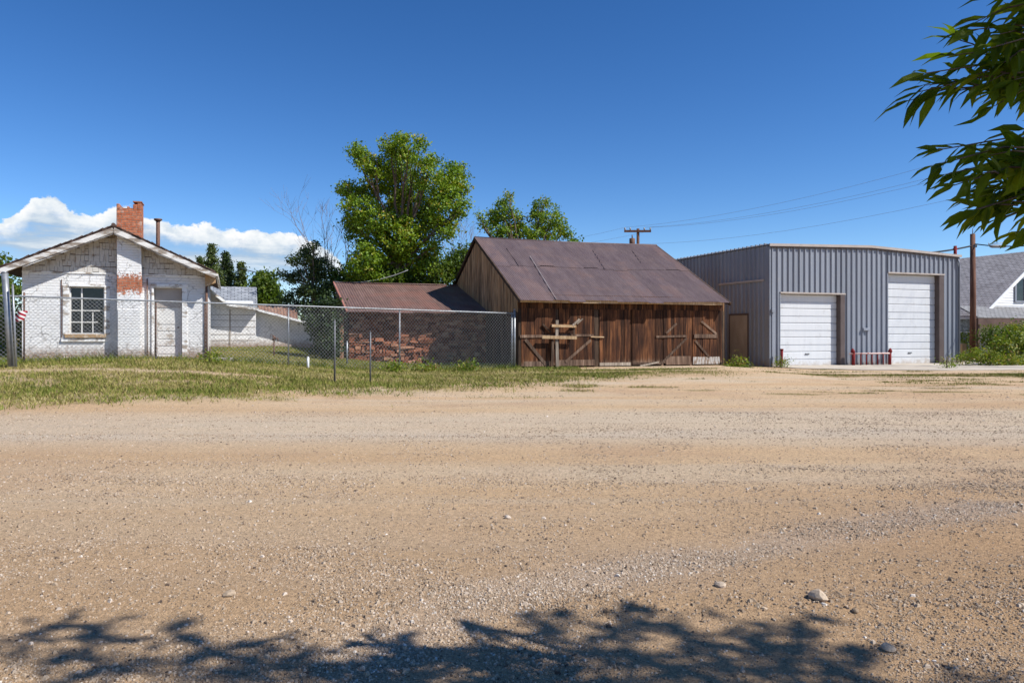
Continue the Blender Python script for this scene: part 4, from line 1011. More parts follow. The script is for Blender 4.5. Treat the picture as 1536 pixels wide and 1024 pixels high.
m = MB(); m.tube([(0,0,-.1), (0,0,.62)], .03, 8); m.build('riser', M['rusty_steel'], hy)
m = MB(); m.tube([(0,0,.62), (0,0,.80)], [.07,.06], 8); m.tube([(0,-.02,.72), (.14,-.02,.70), (.17,-.02,.60)], [.035,.03,.03], 8); m.build('head', M['rusty_steel'], hy)
m = MB(); m.tube([(-.02,0,.80), (-.12,0,.88), (-.16,0,.70)], .016, 6); m.build('handle', M['rusty_steel'], hy)
# garden clutter
def slab(px, py, d, w, dp, h, mat, name, label, cat):
    x = (px-CX)*d/F; z = gz(x, d); o = None
    m = MB(); m.box(-w/2, w/2, -dp/2, dp/2, -.08, h, jit=.015); o = m.build(name, mat, None, .012); o.location = (x, d, z); o.rotation_euler = (0,0,R(14)); tag(o, label, cat)
slab(325, 534, 24.2, .95, .7, .10, M['concrete'], 'concrete_pad', 'small worn concrete pad at the right corner of the cottage', 'slab')
slab(1445, 532, 39.2, 1.1, .6, .16, M['concrete'], 'concrete_footing', 'low concrete footing at the base of the brown pole', 'slab')
slab(1443.5, 526, 40.2, .28, .25, .95, M['fresh_board'], 'upright_plank', 'pale upright plank standing left of the brown pole', 'plank')

# ------------------------------------------------------------------ foliage builders
LQ = np.array([[0,0,0],[.5,.32,.06],[1.0,0,0],[.5,-.32,.06]])
def leaf_cloud(name, C, size, mat, parent, outward=None, jitter=.6, rn=None, droop=.25):
    """rhombic leaves at the points C; 'outward' biases their faces to the light side of each clump"""
    n = len(C); d = rng.normal(size=(n,3)); d[:,2] -= droop*1.5; d /= np.linalg.norm(d, axis=1)[:,None]
    nr = rng.normal(size=(n,3))*jitter
    if outward is not None: nr += outward
    nr[:,2] += .35
    t = np.cross(nr, d); t /= np.linalg.norm(t, axis=1)[:,None]+1e-9; nr = np.cross(d, t)
    sz = size*rng.uniform(.6, 1.35, n)
    V = C[:,None,:] + (d[:,None,:]*(LQ[None,:,0:1]-.5) + t[:,None,:]*LQ[None,:,1:2] + nr[:,None,:]*LQ[None,:,2:3])*sz[:,None,None]
    r = rng.random(n) if rn is None else rn
    return np_mesh(name, V.reshape(-1,3), np.arange(4*n), np.arange(0, 4*n, 4), mat, parent, rnd=np.repeat(r, 4))
def lobes_to_points(lobes, per_m2=9, leaves=34, spread=.26, fill=.55):
    """clumps of leaves on and just under each lobe's surface"""
    C = []; O = []; Rn = []
    for (c, r) in lobes:
        c = np.array(c, float); rv = np.array(r if hasattr(r, '__len__') else (r, r, r), float); ra = rv.mean()
        k = max(3, int(per_m2*4*math.pi*ra*ra*.5))
        u = rng.normal(size=(k,3)); u /= np.linalg.norm(u, axis=1)[:,None]
        rad = 1-(rng.random(k)**2.0)*fill
        cc = c+u*rv*rad[:,None]*rng.uniform(.86, 1.14, k)[:,None]
        for q in range(k):
            m_ = int(leaves*rng.uniform(.5, 1.4)); sp = spread*rng.uniform(.7, 1.3)
            C.append(cc[q]+rng.normal(size=(m_,3))*sp*np.array([1,1,.75])); O.append(np.repeat((u[q]*.9)[None], m_, 0)); Rn.append(np.clip(rng.uniform(.15,.85)+rng.normal(size=m_)*.16, 0, 1))
    return np.concatenate(C), np.concatenate(O), np.concatenate(Rn)
def limb(mb, a, b, r0, r1, wob=.12, n=6):
    a, b = Vector(a), Vector(b); L_ = (b-a).length; pts = []; rr = []
    for i in range(n+1):
        t = i/n; p = a.lerp(b, t); k = math.sin(math.pi*t)*wob*L_*.5
        p += Vector((random.uniform(-1,1), random.uniform(-1,1), random.uniform(-.3,.6)))*k*.5; pts.append(p); rr.append(r0+(r1-r0)*t)
    mb.tube(pts, rr, 6); return pts
def tree(name, label, cat, base, lobes, leaf, mat, trunk_h, trunk_r, per=9, leaves=34, spread=.26, fill=.55, group=None, twigs=2, bark='bark', lean=(0,0)):
    """base (x,y,z); lobes in world coords [(centre, radius)]"""
    o = thing(name, label, cat, base, 0, group); bx = np.array(base, float)
    L_ = [(np.array(c)-bx, r) for c, r in lobes]
    C, O, Rn = lobes_to_points(L_, per, leaves, spread, fill)
    leaf_cloud('crown', C, leaf, M[mat], o, O, rn=Rn)
    m = MB(); top = Vector((lean[0], lean[1], trunk_h)); limb(m, (0,0,-.2), top, trunk_r, trunk_r*.6, .06)
    for c, r in L_:
        ra = np.mean(r); c = Vector(c); st = top*random.uniform(.75, 1.0) if c.z > trunk_h*.8 else top*random.uniform(.4,.7)
        p = limb(m, st, c, trunk_r*.38, trunk_r*.12)
        for k in range(twigs):
            u = Vector(rng.normal(size=3)).normalized()*ra*.9; limb(m, p[random.randint(3,5)], c+u, trunk_r*.10, trunk_r*.03, .2, 4)
    m.build('trunk', M[bark], o); return o
def plobes(lst, d, dep=1.0):
    out = []
    for q in lst:
        px, py, r = q[:3]; k = d/F; dd = d+random.uniform(-dep, dep)+(q[3] if len(q) > 3 else 0)
        out.append((tuple(W(px, py, dd)), r*k))
    return out

# the big tree behind the shed
big = [(545,232,15),(533,226,10),(560,250,18),(588,218,15),(600,208,9),(612,225,17),(630,216,10),(598,250,26),(580,270,24),(645,238,12),(640,262,24),(676,262,17),(690,258,13),(668,285,24),(692,283,14),(552,285,22),(525,288,15),(517,282,8),(620,295,30),(598,310,26),(660,318,28),(690,310,14),(535,315,20),(560,330,26),(632,335,28),(540,350,20),(595,352,28),(668,343,16),(524,336,9),(572,378,28),(618,378,28),(545,395,26),(600,408,28),(650,370,15),(640,400,22)]
tree('broadleaf_tree', 'tall bright green broadleaf tree rising behind the stone shed', 'tree', (W(598,500,38).x, 38, .6), plobes(big, 38, 1.5), .135, 'leaf_bright', 5.2, .26, 12, 44, .165, .55, twigs=3)
mid = [(738,332,13),(752,318,15),(772,330,15),(757,303,8),(764,293,4),(745,345,14),(718,324,6),(724,340,6),(768,350,16),(808,312,10),(816,303,6),(808,330,15),(830,330,13),(834,318,6),(826,348,16),(846,348,10),(856,360,8),(800,352,14),(864,364,4),(785,345,7)]
tree('broadleaf_tree', 'smaller loose green tree showing above the barn roof ridge', 'tree', (W(785,500,47).x, 47, .4), plobes(mid, 47, 1.3), .15, 'leaf_bright', 5.0, .2, 10, 40, .18, .55, twigs=3)
und = [(515,425,26),(545,430,30),(585,430,32),(625,425,28),(655,415,24),(672,402,18),(560,405,22),(690,400,22),(702,380,14),(640,450,30),(600,455,30),(555,455,30)]
tree('leafy_shrub', 'dense mid green shrub thicket filling the gap between shed roof and big tree', 'shrub', (W(600,500,38.4).x, 38.4, .55), plobes(und, 38.4, .5), .14, 'leaf_mid', 1.0, .10, 13, 44, .21, .7)
# conifers
def conifer(name, label, px, top, bot, halfw, d, mat='leaf_pine', group=None, dens=1.0):
    x = (px-CX)*d/F; zb = gz(x, d); zt = W(px, top, d).z; hw = halfw*d/F; o = thing(name, label, 'tree', (x, d, zb), 0, group)
    H_ = zt-zb; C = []; O = []; m = MB(); m.tube([(0,0,-.1), (0,0,H_*.5), (0,0,H_*.97)], [.22,.13,.03], 8)
    z = H_*.12
    while z < H_*.98:
        f_ = 1-z/H_; rad = hw*2.0*f_*rng.uniform(.7, 1.25)+.10
        for k in range(int(6+5*f_)):
            a = rng.uniform(0, 6.283); L_ = rad*rng.uniform(.6, 1.15); tip = np.array([math.cos(a)*L_, math.sin(a)*L_, -.28*L_+rng.uniform(-.1,.1)])
            m.tube([(0,0,z), tuple(np.array([0,0,z])+tip)], [.03,.012], 4, cap=False)
            n = int(90*L_)+14
            t = rng.random(n)**.6; p = np.array([0,0,z])+tip[None]*t[:,None]+rng.normal(size=(n,3))*np.array([.13,.13,.09])*(d/60)
            C.append(p); O.append(np.repeat((tip/np.linalg.norm(tip)*.5+np.array([0,0,.6]))[None], n, 0))
        z += H_*.035
    C = np.concatenate(C); leaf_cloud('crown', C, .17*d/60, M[mat], o, np.concatenate(O), droop=.1); m.build('trunk', M['bark'], o); return o
G = 'spruces on the skyline behind the cottage'
conifer('spruce_tree', 'tallest dark spruce directly right of the cottage roof', 318, 363, 440, 20, 60, group=G)
conifer('spruce_tree', 'broad spruce touching the right side of the tallest one', 339, 376, 440, 25, 62, 'leaf_dark', group=G)
conifer('spruce_tree', 'slim lone spruce with narrow pointed crown over the grey shingle roof', 362, 391, 440, 12, 61, group=G)
conifer('spruce_tree', 'tiny spruce tip just above the cottage eave', 301, 383, 440, 8, 66, group=G)
tree('round_tree', 'rounded dark green tree rising above the rusty tin roof', 'tree', (W(398,500,52).x, 52, 1.0), plobes([(390,420,12),(402,418,12),(396,432,16),(385,440,16),(405,440,17),(412,452,14),(395,455,20)], 52, .6), .22, 'leaf_mid', 3, .2, 10, 30, .22, .6)
pine = [(462,374,11),(455,390,17),(478,392,15),(445,418,14,-.3),(428,411,9),(467,412,19),(488,408,17),(448,440,16),(432,450,12),(472,438,21),(490,432,16),(480,458,20),(455,462,16),(470,366,7),(436,466,10),(441,392,8)]
tree('pine_tree', 'ragged dark pine with open layered boughs left of the big tree', 'tree', (W(470,500,38.5).x, 38.5, .7), [(c, (r*1.1, r, r*.55)) for c, r in plobes(pine, 38.5, .7)], .115, 'leaf_pine', 3.4, .16, 13, 50, .15, .55)
vine = [(490,470,20),(470,470,14),(497,462,12),(480,492,20),(494,495,15),(470,488,12),(488,515,18),(499,520,12),(492,535,12),(475,478,14),(488,455,12)]
tree('vine_shrub', 'dark vine covered shrub against the left end of the stone shed', 'shrub', (W(492,540,29.6).x, 29.6, gz(W(492,540,29.6).x, 29.6)), plobes(vine, 29.6, .4), .12, 'leaf_dark', .9, .06, 12, 46, .16, .8)
# bare tree
dt = thing('bare_tree', 'leafless dead tree with fine purple-grey branches', 'tree', (W(505,500,40.5).x, 40.5, .7))
m = MB(); tw = MB()
def branch(a, d, L_, r, dep):
    a = Vector(a); pts = [a]; d = Vector(d).normalized(); n = 5; rr = [r]
    for i in range(n):
        d = (d+Vector((random.uniform(-.22,.22), random.uniform(-.22,.22), random.uniform(-.06,.16)))).normalized(); pts.append(pts[-1]+d*L_/n); rr.append(r*(1-.55*(i+1)/n))
    (m if dep > 2 else tw).tube(pts, rr, 5, cap=False)
    if dep <= 0: return
    for k in range(4 if dep > 1 else 3):
        i = random.randint(2, n); q = (d+Vector((random.uniform(-.8,.8), random.uniform(-.8,.8), random.uniform(-.2,.5)))).normalized()
        branch(pts[i], q, L_*random.uniform(.5,.72), max(rr[i]*.6, .006), dep-1)
zz = Vector((0,0,-.1))
for (tx, ty, sx) in ((466,318,-3),(500,330,0),(452,372,-6),(518,345,3),(488,352,-2)):
    tgt = W(tx, ty, 40.5)-Vector(dt.location); st = Vector((sx*.05,0,2.4)); d_ = tgt-st
    branch(st, d_, d_.length*.64, .065, 3)
m.tube([(0,0,-.2), (0,0,1.4), (-.05,0,2.5)], [.2,.17,.13], 8)
o1 = m.build('trunk', M['dead_wood'], dt); o2 = tw.build('twigs', M['dead_wood'], dt)
b2 = thing('bare_tree', 'thin leafless scrub tree between big tree and barn gable', 'tree', (W(690,500,40).x, 40, .5))
m = MB(); tw = MB()
for (tx, ty) in ((672,352),(690,345),(704,350),(660,375),(712,335)):
    tgt = W(tx, ty, 40)-Vector(b2.location); st = Vector((0,0,2.5)); branch(st, tgt-st, (tgt-st).length*.58, .045, 3)
m.tube([(0,0,-.2), (0,0,2.5)], [.14,.09], 8); m.build('trunk', M['dead_wood'], b2); tw.build('twigs', M['dead_wood'], b2)
# left edge
tree('leafy_shrub', 'green tree growing behind the left corner of the cottage at the picture edge', 'shrub', (W(8,540,27).x, 27, .85), plobes([(6,400,12),(20,430,18),(0,440,22),(12,465,24),(24,490,20),(4,500,24),(16,525,20),(-20,430,34),(-30,490,40),(-12,470,24),(4,388,7)], 27, .7), .13, 'leaf_mid', 1.8, .08, 11, 36, .18, .75)
# weeds on the right
def weeds(name, label, lst, d, leaf=.11, mat='leaf_weed', per=14, lv=40):
    x = np.mean([q[0] for q in lst]); X = (x-CX)*d/F
    return tree(name, label, 'shrub', (X, d, gz(X, d)), plobes(lst, d, .5), leaf, mat, .5, .03, per, lv, .15, .85)
weeds('weed_bush', 'large yellow-green weed bush with rusty tips at the right picture edge', [(1492,526,9),(1506,514,12),(1520,506,13),(1536,508,16),(1528,525,15),(1512,530,12),(1550,518,20),(1500,534,9),(1580,515,26),(1516,496,6),(1530,494,7)], 35.5)
weeds('weed_bush', 'darker green bush growing under the porch of the grey roof farmhouse', [(1477,506,11),(1490,500,13),(1505,496,12),(1484,518,13),(1497,514,14),(1520,494,12),(1540,496,14)], 39.0, .12, 'leaf_mid', 9, 30)
weeds('weed_clump', 'low bright green weeds around the foot of the brown pole', [(1440,537,6),(1452,536,8),(1466,534,9),(1478,534,10),(1488,536,10),(1500,541,9),(1515,543,9),(1530,544,9),(1548,545,9)], 34.4, .09, 'leaf_weed', 30, 40)
weeds('weed_bush', 'green shrub seen behind the garage corner below the farmhouse window', [(1442,505,6),(1450,508,7),(1446,520,8),(1456,500,6)], 42, .11, 'leaf_mid', 14, 36)
for px, py, d, lab in ((1172, 545, 32.2, 'small green weed tuft by the left red guard post'), (1420, 548, 31.5, 'wispy weed sprouting at the front edge of the concrete apron'),):
    weeds('weed_tuft', lab, [(px-5,py,3.5),(px,py-2,4),(px+6,py,3.5)], d, .07, 'leaf_weed', 60, 30)
for k in range(5):
    px = (315, 700, 590, 1105, 640)[k]; d = (23.0, 26.6, 25.6, 31.0, 26.2)[k]; py = 500+(EYE-gz((px-CX)*d/F, d)-.12)*F/d
    weeds('weed_tuft', ('leafy green weed clump by the concrete pad at the cottage corner', 'tall weed clump at the fence foot in the barn shade', 'green weed clump below the stone wall at a fence post', 'green weeds filling the gap between barn and garage', 'weed clump left of the shaded fence corner')[k], [(px-10,py,5),(px,py-2,7),(px+10,py,6)], d, .09, 'leaf_weed', 34, 30)
# ------------------------------------------------------------------ overhanging ash tree: hanging sprays in view, the rest above and behind the camera
at = thing('ash_tree', 'tree overhanging the road whose dark leafy branches hang in at the top right', 'tree', (6.6, -.6, 0))
AB = np.array([6.6, -.6, 0])
LV = []; LF = []; LR = []; LST = [0]
def leaves_at(Pn, Dn, Nn, L_, Wd, bend=.18):
    """lance-shaped leaves folded along the midrib; arrays of base, direction, normal"""
    n = len(Pn); Dn = Dn/np.linalg.norm(Dn, axis=1)[:,None]; T = np.cross(Nn, Dn); T /= np.linalg.norm(T, axis=1)[:,None]+1e-9; Nr = np.cross(Dn, T)
    prof = [(0,0,0),(.28,0,-.03),(.62,0,-.04),(1,0,-bend),(.25,.46,.03),(.60,.40,.0),(.25,-.46,.03),(.60,-.40,.0)]
    V = np.stack([Pn + Dn*(a*L_[:,None]) + T*(b*Wd[:,None]) + Nr*(c*L_[:,None]) for a,b,c in prof], 1).reshape(-1,3)
    fs = [(0,1,4),(1,2,5,4),(2,3,5),(0,6,1),(1,6,7,2),(2,7,3)]
    base = LST[0]; ids = (np.arange(n)*8+base)
    for f in fs: LF.append(('%d' % len(f), (ids[:,None]+np.array(f)[None])))
    LV.append(V); LR.append(np.repeat(np.clip(rng.normal(.5,.22,n),0,1), 8)); LST[0] += n*8
tm = MB()
def spray(path, r0, nleaf, L0=.122, droop=.26, side=.8, sub=0):
    """a twig with leaves fanning off it towards its tip"""
    pts = [Vector(p) for p in path]; tm.tube(pts, list(np.linspace(r0, r0*.35, len(pts))), 5, cap=False)
    P = []; Dd = []
    for k in range(nleaf):
        t = (k+random.random())/nleaf*(len(pts)-1); i = min(int(t), len(pts)-2); p = pts[i].lerp(pts[i+1], t-i); d = (pts[i+1]-pts[i]).normalized()
        a = random.uniform(0, 6.283); u = d.cross(Vector((0,0,1))).normalized(); w = u.cross(d)
        q = d*.75+(u*math.cos(a)+w*math.sin(a))*side*random.uniform(.5,1.1)+Vector((0,0,-droop*random.uniform(.4,1.2)))
        P.append(p); Dd.append(q)
    P.append(pts[-1]); Dd.append(d+Vector((0,0,-droop*.5)))
    n = len(P); Nn = np.array([0,-.25,1.])[None]+rng.normal(size=(n,3))*.55
    L_ = L0*rng.uniform(.65, 1.2, n); leaves_at(np.array(P), np.array(Dd), Nn, L_, L_*rng.uniform(.21,.34,n))
D0 = 2.65
def wp(px, py, dd=0): return W(px, py, D0+dd)
# sprays measured from the photo: (start, tip)
SP = [((1600,60),(1456,45)),((1620,20),(1496,-6)),((1590,90),(1421,84)),((1600,108),(1388,110)),((1580,120),(1378,138)),((1590,128),(1431,138)),((1590,135),(1486,140)),
      ((1640,215),(1401,226)),((1610,225),(1401,248)),((1620,240),(1418,262)),((1600,255),(1431,278)),((1610,280),(1456,296)),((1600,300),(1468,314)),((1620,315),(1496,328)),
      ((1600,70),(1486,72)),((1640,100),(1506,104)),((1640,40),(1516,50)),((1650,250),(1496,258)),((1640,290),(1506,300)),((1650,150),(1541,130)),
      ((1640,10),(1546,20)),((1650,190),(1548,196)),((1640,65),(1541,80)),((1650,310),(1546,322)),((1640,270),(1536,280)),((1640,120),(1521,120)),((1630,235),(1521,244))]
hub1, hub2 = wp(1720, 40, .15), wp(1740, 215, .1)
for (a, b) in SP:
    dd = random.uniform(-.28, .30); A, B = wp(*a, dd), wp(*b, dd+random.uniform(-.1,.1)); mid = A.lerp(B, .5)+Vector((0,0,.035))
    tm.tube([hub1 if a[1] < 165 else hub2, A], [.012, .006], 5, cap=False)
    L_ = (B-A).length; spray([A, A.lerp(B,.25)+Vector((0,0,.02)), mid, A.lerp(B,.78)+Vector((0,0,.015)), B], .005, int(6+L_*19))
    for k in range(2):
        t = random.uniform(.1, .6); p = A.lerp(B, t); q = p+(B-A).normalized()*random.uniform(.12,.2)+Vector((0, random.uniform(-.1,.1), random.uniform(-.07,.05)))
        spray([p, p.lerp(q,.5)+Vector((0,0,.015)), q], .004, 6)
# canopy out of frame: its tips throw the shade along the bottom of the picture
sund = Vector((math.sin(R(SUN_AZ))*math.cos(R(SUN_EL)), -math.cos(R(SUN_AZ))*math.cos(R(SUN_EL)), math.sin(R(SUN_EL))))
def shade(px, py, z):   # point at height z whose shadow lands at this ground spot
    d = EYE*F/(py-HY); g = Vector(((px-CX)*d/F, d, 0)); return g+sund*(z/sund.z)
SH = [(70,932,1),(30,955,1.1),(130,935,.9),(140,960,1),(60,985,1.2),(200,985,1.2),(272,936,.6),(265,950,.4),(310,975,.9),(335,965,.9),(375,965,.8),(400,985,1.1),(300,1005,1.2),(470,972,.7),(500,985,.9),(450,1005,1.2),
      (575,952,.7),(625,960,.9),(660,975,.9),(590,985,1.1),(640,1005,1.2),(560,1012,1.2),(745,945,.7),(815,915,.5),(835,930,.8),(770,960,1.0),(800,975,1.2),(720,975,.9),(860,960,1.1),(940,915,.6),(930,930,.8),(975,925,.6),(945,955,1.1),(1035,938,.6),(1060,950,.6),(1010,965,1.0),(900,985,1.3),(1000,990,1.3),(1110,930,.6),(1150,950,.8),(1130,970,.9),(1205,925,.5),(1215,945,.8),(1250,960,.9),(1275,975,.5),(1180,975,1.0),(1250,985,1.0),(1090,985,1.2),(1160,1000,1.2),(1230,1005,1.0),(720,1005,1.2),(820,1005,1.4),
      (100,1015,1.4),(380,1020,1.3),(930,1015,1.4),(1050,1015,1.4)]
tips = []
for (px, py, w_) in SH:
    c = shade(px, py+10, random.uniform(4.6, 6.2)); tips.append((c, w_))
for k in range(230):    # the body of the crown behind those tips
    a = shade(random.uniform(-500, 1500), random.uniform(1040, 1900), random.uniform(4.4, 7.2)); tips.append((a, 1.5))
for k in range(150):
    v = Vector(rng.normal(size=3)); v.normalize(); tips.append((Vector((6.2, -1.4, 6.4))+Vector((v.x*3.0, v.y*2.6, v.z*1.7)), 1.6))
top = Vector((6.5, -.7, 3.4)); heads = [Vector((4.6,1.0,5.2)), Vector((6.6,1.2,5.6)), Vector((3.4,.6,4.9)), Vector((5.2,-1.6,5.8)), Vector((8.2,-.6,6.0)), Vector((6.4,-2.4,6.2))]
trm = MB(); limb(trm, AB*0+np.array([6.6,-.6,-.2]), top, .30, .20, .05)
for h in heads: limb(trm, top, h, .13, .06, .15)
limb(trm, heads[1], Vector(hub1)+Vector((.9,.0,1.2)), .05, .02, .08); limb(trm, Vector(hub1)+Vector((.9,0,1.2)), hub1, .02, .012, .05); limb(trm, Vector(hub1)+Vector((.9,0,1.2)), hub2, .02, .012, .05)
for c, w_ in tips:
    def ok(p): return not (p.y > .2 and abs(p.x/p.y) < .75 and (p.z-EYE)/p.y < .50)
    if not ok(c): continue
    h = min(heads, key=lambda q: (q-c).length)
    a = h.lerp(c, .25); limb(tm, h, c, .018, .005, .12, 4)
    for k in range(int(4*w_)+2):
        u = Vector((random.uniform(-1,1), random.uniform(-1,1), random.uniform(-.5,.3)))*.25*w_
        q = c+u; 
        if ok(q): spray([c, c.lerp(q,.5)+Vector((0,0,.02)), q], .004, 10, .115)
V = np.concatenate(LV)-AB; flat = []; starts = []; off = 0
for k_, a in LF:
    n = int(k_); flat.append(a.reshape(-1)); starts.append(off+np.arange(0, a.size, n)); off += a.size
np_mesh('crown', V, np.concatenate(flat), np.concatenate(starts), M['leaf_ash'], at, rnd=np.concatenate(LR))
for mb_, nm in ((tm, 'twigs'), (trm, 'trunk')):
    mb_.v = [(p[0]-AB[0], p[1]-AB[1], p[2]) for p in mb_.v]; mb_.build(nm, M['bark'], at)

# ------------------------------------------------------------------ grass blades
def scatter(n, x0, x1, y0, y1, dens):
    x = rng.uniform(x0, x1, n); y = rng.uniform(y0, y1, n); k = rng.random(n) < dens(x, y); return x[k], y[k]
def inside(frame, x, y, u0, u1, v0, v1):
    dx_, dy_ = x-frame.o[0], y-frame.o[1]; u = dx_*frame.c+dy_*frame.s; v = -dx_*frame.s+dy_*frame.c
    return (u > u0) & (u < u1) & (v > v0) & (v < v1)
AX = np.array([GF.w(u, v)[:2] for u, v in AP])
def in_poly(x, y, P):
    r = np.zeros(len(x), bool); j = len(P)-1
    for i in range(len(P)):
        c = ((P[i,1] > y) != (P[j,1] > y)) & (x < (P[j,0]-P[i,0])*(y-P[i,1])/(P[j,1]-P[i,1]+1e-12)+P[i,0]); r ^= c; j = i
    return r
xs1, ys1 = scatter(760000, -24, 24, 14.5, 38, lambda x, y: grass_mask(x, y)**1.3*np.where(np.abs(x/y) < .78, 1, .2)*np.clip(1.15-(y-15)/50, .4, 1))
bad = inside(BF, xs1, ys1, -.02, BW+.1, -.12, BD) | inside(SF, xs1, ys1, -.05, SW, -.02, SD) | inside(HF, xs1, ys1, hL-.02, hR+.02, -.75, 8) | inside(GF, xs1, ys1, -.05, GW, -.1, GD) | in_poly(xs1, ys1, AX)
xs1, ys1 = xs1[~bad], ys1[~bad]
n = len(xs1); zs1 = ground_z(xs1, ys1)
lush = np.clip((fbm(xs1*.55+60, ys1*1.3, 5)-.28)*1.9, 0, 1)
fence_line = np.exp(-((( -(xs1-FA.x)*FD.y+(ys1-FA.y)*FD.x)-.1)/.35)**2)
hgt = (.04+.07*lush*rng.random(n)+.04*rng.random(n))*(1+3.2*fence_line*rng.random(n)**2*(xs1 < .3))*(1-.45*sst(2,5,xs1))
ang = rng.uniform(0, 6.283, n); wd = rng.uniform(.006, .013, n)*1.25; lean = rng.normal(size=(n,2))*hgt[:,None]*.55
dx_, dy_ = np.cos(ang)*wd, np.sin(ang)*wd
V = np.stack([np.stack([xs1-dx_, ys1-dy_, zs1-.01], -1), np.stack([xs1+dx_, ys1+dy_, zs1-.01], -1), np.stack([xs1+lean[:,0], ys1+lean[:,1], zs1+hgt], -1)], 1).reshape(-1,3)
tone = np.clip(.80-.52*lush+rng.normal(size=n)*.22-.25*fence_line*(xs1 < 1)-.12*sst(27,31,ys1)-.3*(inside(GF, xs1, ys1, -3.2, .3, -3.5, 3)), 0, 1)
tag(np_mesh('grass', V, np.arange(3*n), np.arange(0, 3*n, 3), M['grass'], rnd=np.repeat(tone, 3)), kind='stuff')
print('grass blades', n)

# ------------------------------------------------------------------ loose gravel on the road
def stones(name, x, y, s, mat, tone, sink=.25):
    n = len(x); base = np.array([[-1,-.8,-.6],[.9,-1,-.6],[1,.9,-.6],[-.8,1,-.6],[-.55,-.5,.75],[.6,-.55,.65],[.5,.6,.7],[-.5,.55,.6],[0,0,1.0]])
    V = base[None]*(1+rng.normal(size=(n,9,3))*.20); sc = np.stack([rng.uniform(.7,1.25,n), rng.uniform(.7,1.2,n), rng.uniform(.45,.85,n)], -1)*s[:,None]
    V = V*sc[:,None,:]; a = rng.uniform(0,6.283,n); c, s_ = np.cos(a)[:,None], np.sin(a)[:,None]
    X = V[:,:,0]*c-V[:,:,1]*s_; Y = V[:,:,0]*s_+V[:,:,1]*c; Z = V[:,:,2]+sc[:,2:3]*sink
    P = np.stack([X+x[:,None], Y+y[:,None], Z+(ground_z(x, y)+.017)[:,None]], -1).reshape(-1,3)
    quads = np.array([(0,1,5,4),(1,2,6,5),(2,3,7,6),(3,0,4,7)]); tris = np.array([(4,5,8),(5,6,8),(6,7,8),(7,4,8)])
    b = (np.arange(n)*9)[:,None,None]; q = (b+quads[None]).reshape(-1); t = (b+tris[None]).reshape(-1)
    return np_mesh(name, P, np.concatenate([q, t]), np.concatenate([np.arange(0, len(q), 4), len(q)+np.arange(0, len(t), 3)]), mat, rnd=np.repeat(tone, 9))
def gd(x, y):
    w = wr_dist(x, y); den = .20+.50*sst(.50,.64, fbm(x*.9+20, y*.9, 4))
    den = den + 1.0*np.exp(-(w/.24)**2)*sst(.30,.5, fbm(x*2, y*2+40, 3)+.12)
    den = den + .5*np.exp(-((y-(5.6+.06*x))/.5)**2)*(x < .5)*sst(.4,.6,fbm(x*1.3, y*1.3+4, 3)+.08)
    den += .6*np.exp(-((y-11.6-.05*x)/.35)**2) + .4*np.exp(-((y-8.2+.04*x)/.7)**2)*sst(.45,.6,fbm(x*.5,y*1.5,3)+.06)
    return np.clip(den, 0, 1)
X1, Y1 = [], []
for (n_, y0, y1) in ((165000, 2.6, 5.2), (135000, 5.2, 8.5), (100000, 8.5, 15), (22000, 15, 22)):
    y = rng.uniform(y0, y1, n_); x = rng.uniform(-1, 1, n_)*(.74*y+1.6); k = rng.random(n_) < gd(x, y); X1.append(x[k]); Y1.append(y[k])
X1, Y1 = np.concatenate(X1), np.concatenate(Y1); k = Y1 < yb(X1)-.2; X1, Y1 = X1[k], Y1[k]
sz = np.clip(rng.lognormal(-5.38, .45, len(X1)), .0025, .019)*np.clip(.75+Y1*.035, .8, 1.5); tn = np.clip(rng.normal(.45,.20,len(X1)), 0, 1)
tn = np.where(wr_dist(X1, Y1) < .3, np.clip(tn+.12, 0, 1), tn)
tag(stones('gravel', X1, Y1, sz, M['pebble'], tn), kind='stuff'); print('stones', len(X1))
def rock(px, py, s, label, tone=.7, mat='pebble', nm='rock'):
    d = EYE*F/(py-HY); import bmesh
    bm = bmesh.new(); bmesh.ops.create_icosphere(bm, subdivisions=2, radius=1)
    for v in bm.verts:
        k = 1+.13*math.sin(v.co.x*2.6+px)+.12*math.sin(v.co.y*2.9+py)+.10*math.sin(v.co.z*3+px)+random.uniform(-.07,.07); v.co = Vector((v.co.x*1.15*k, v.co.y*.85*k, max(v.co.z, -.35)*.72*k))*s
        f_ = v.co.normalized()
    me = bpy.data.meshes.new(nm); bm.to_mesh(me); bm.free(); t = me.attributes.new('rnd','FLOAT','POINT'); t.data.foreach_set('value', [tone]*len(me.vertices))
    me.materials.append(M[mat]); o = bpy.data.objects.new(nm, me); COL.objects.link(o); x = (px-CX)*d/F; o.location = (x, d, gz(x, d)+.016+.2*s); o.rotation_euler = (.2,.1,px); tag(o, label, 'rock')
rock(1227, 906, .058, 'fist-sized pale jagged rock, the biggest stone on the road', .66)
rock(1283, 925, .022, 'small orange-brown stone right of the biggest rock', .25)
rock(1080, 884, .035, 'grey stone at the lower edge of the gravel ridge', .7)
rock(1333, 974, .035, 'pale stone in the dirt right of the tree shadow', .7)
rock(343, 902, .035, 'grey stone left of centre above the tree shadow', .5)
rock(762, 779, .030, 'pale small stone alone in the middle of the road', .85)

# ------------------------------------------------------------------ what stands beyond: far woods along the horizon
n = 46000; a = rng.uniform(-2.0, 2.0, n); rr = rng.uniform(210, 330, n); hh = (4.0+5.5*fbm(a*26, rr*.012, 4))*rng.random(n)**.7
C = np.stack([np.sin(a)*rr, np.cos(a)*rr, hh+.2], -1)
tag(leaf_cloud('distant_woods', C, 1.5, M['leaf_mid'], None, None, droop=.1), kind='stuff')
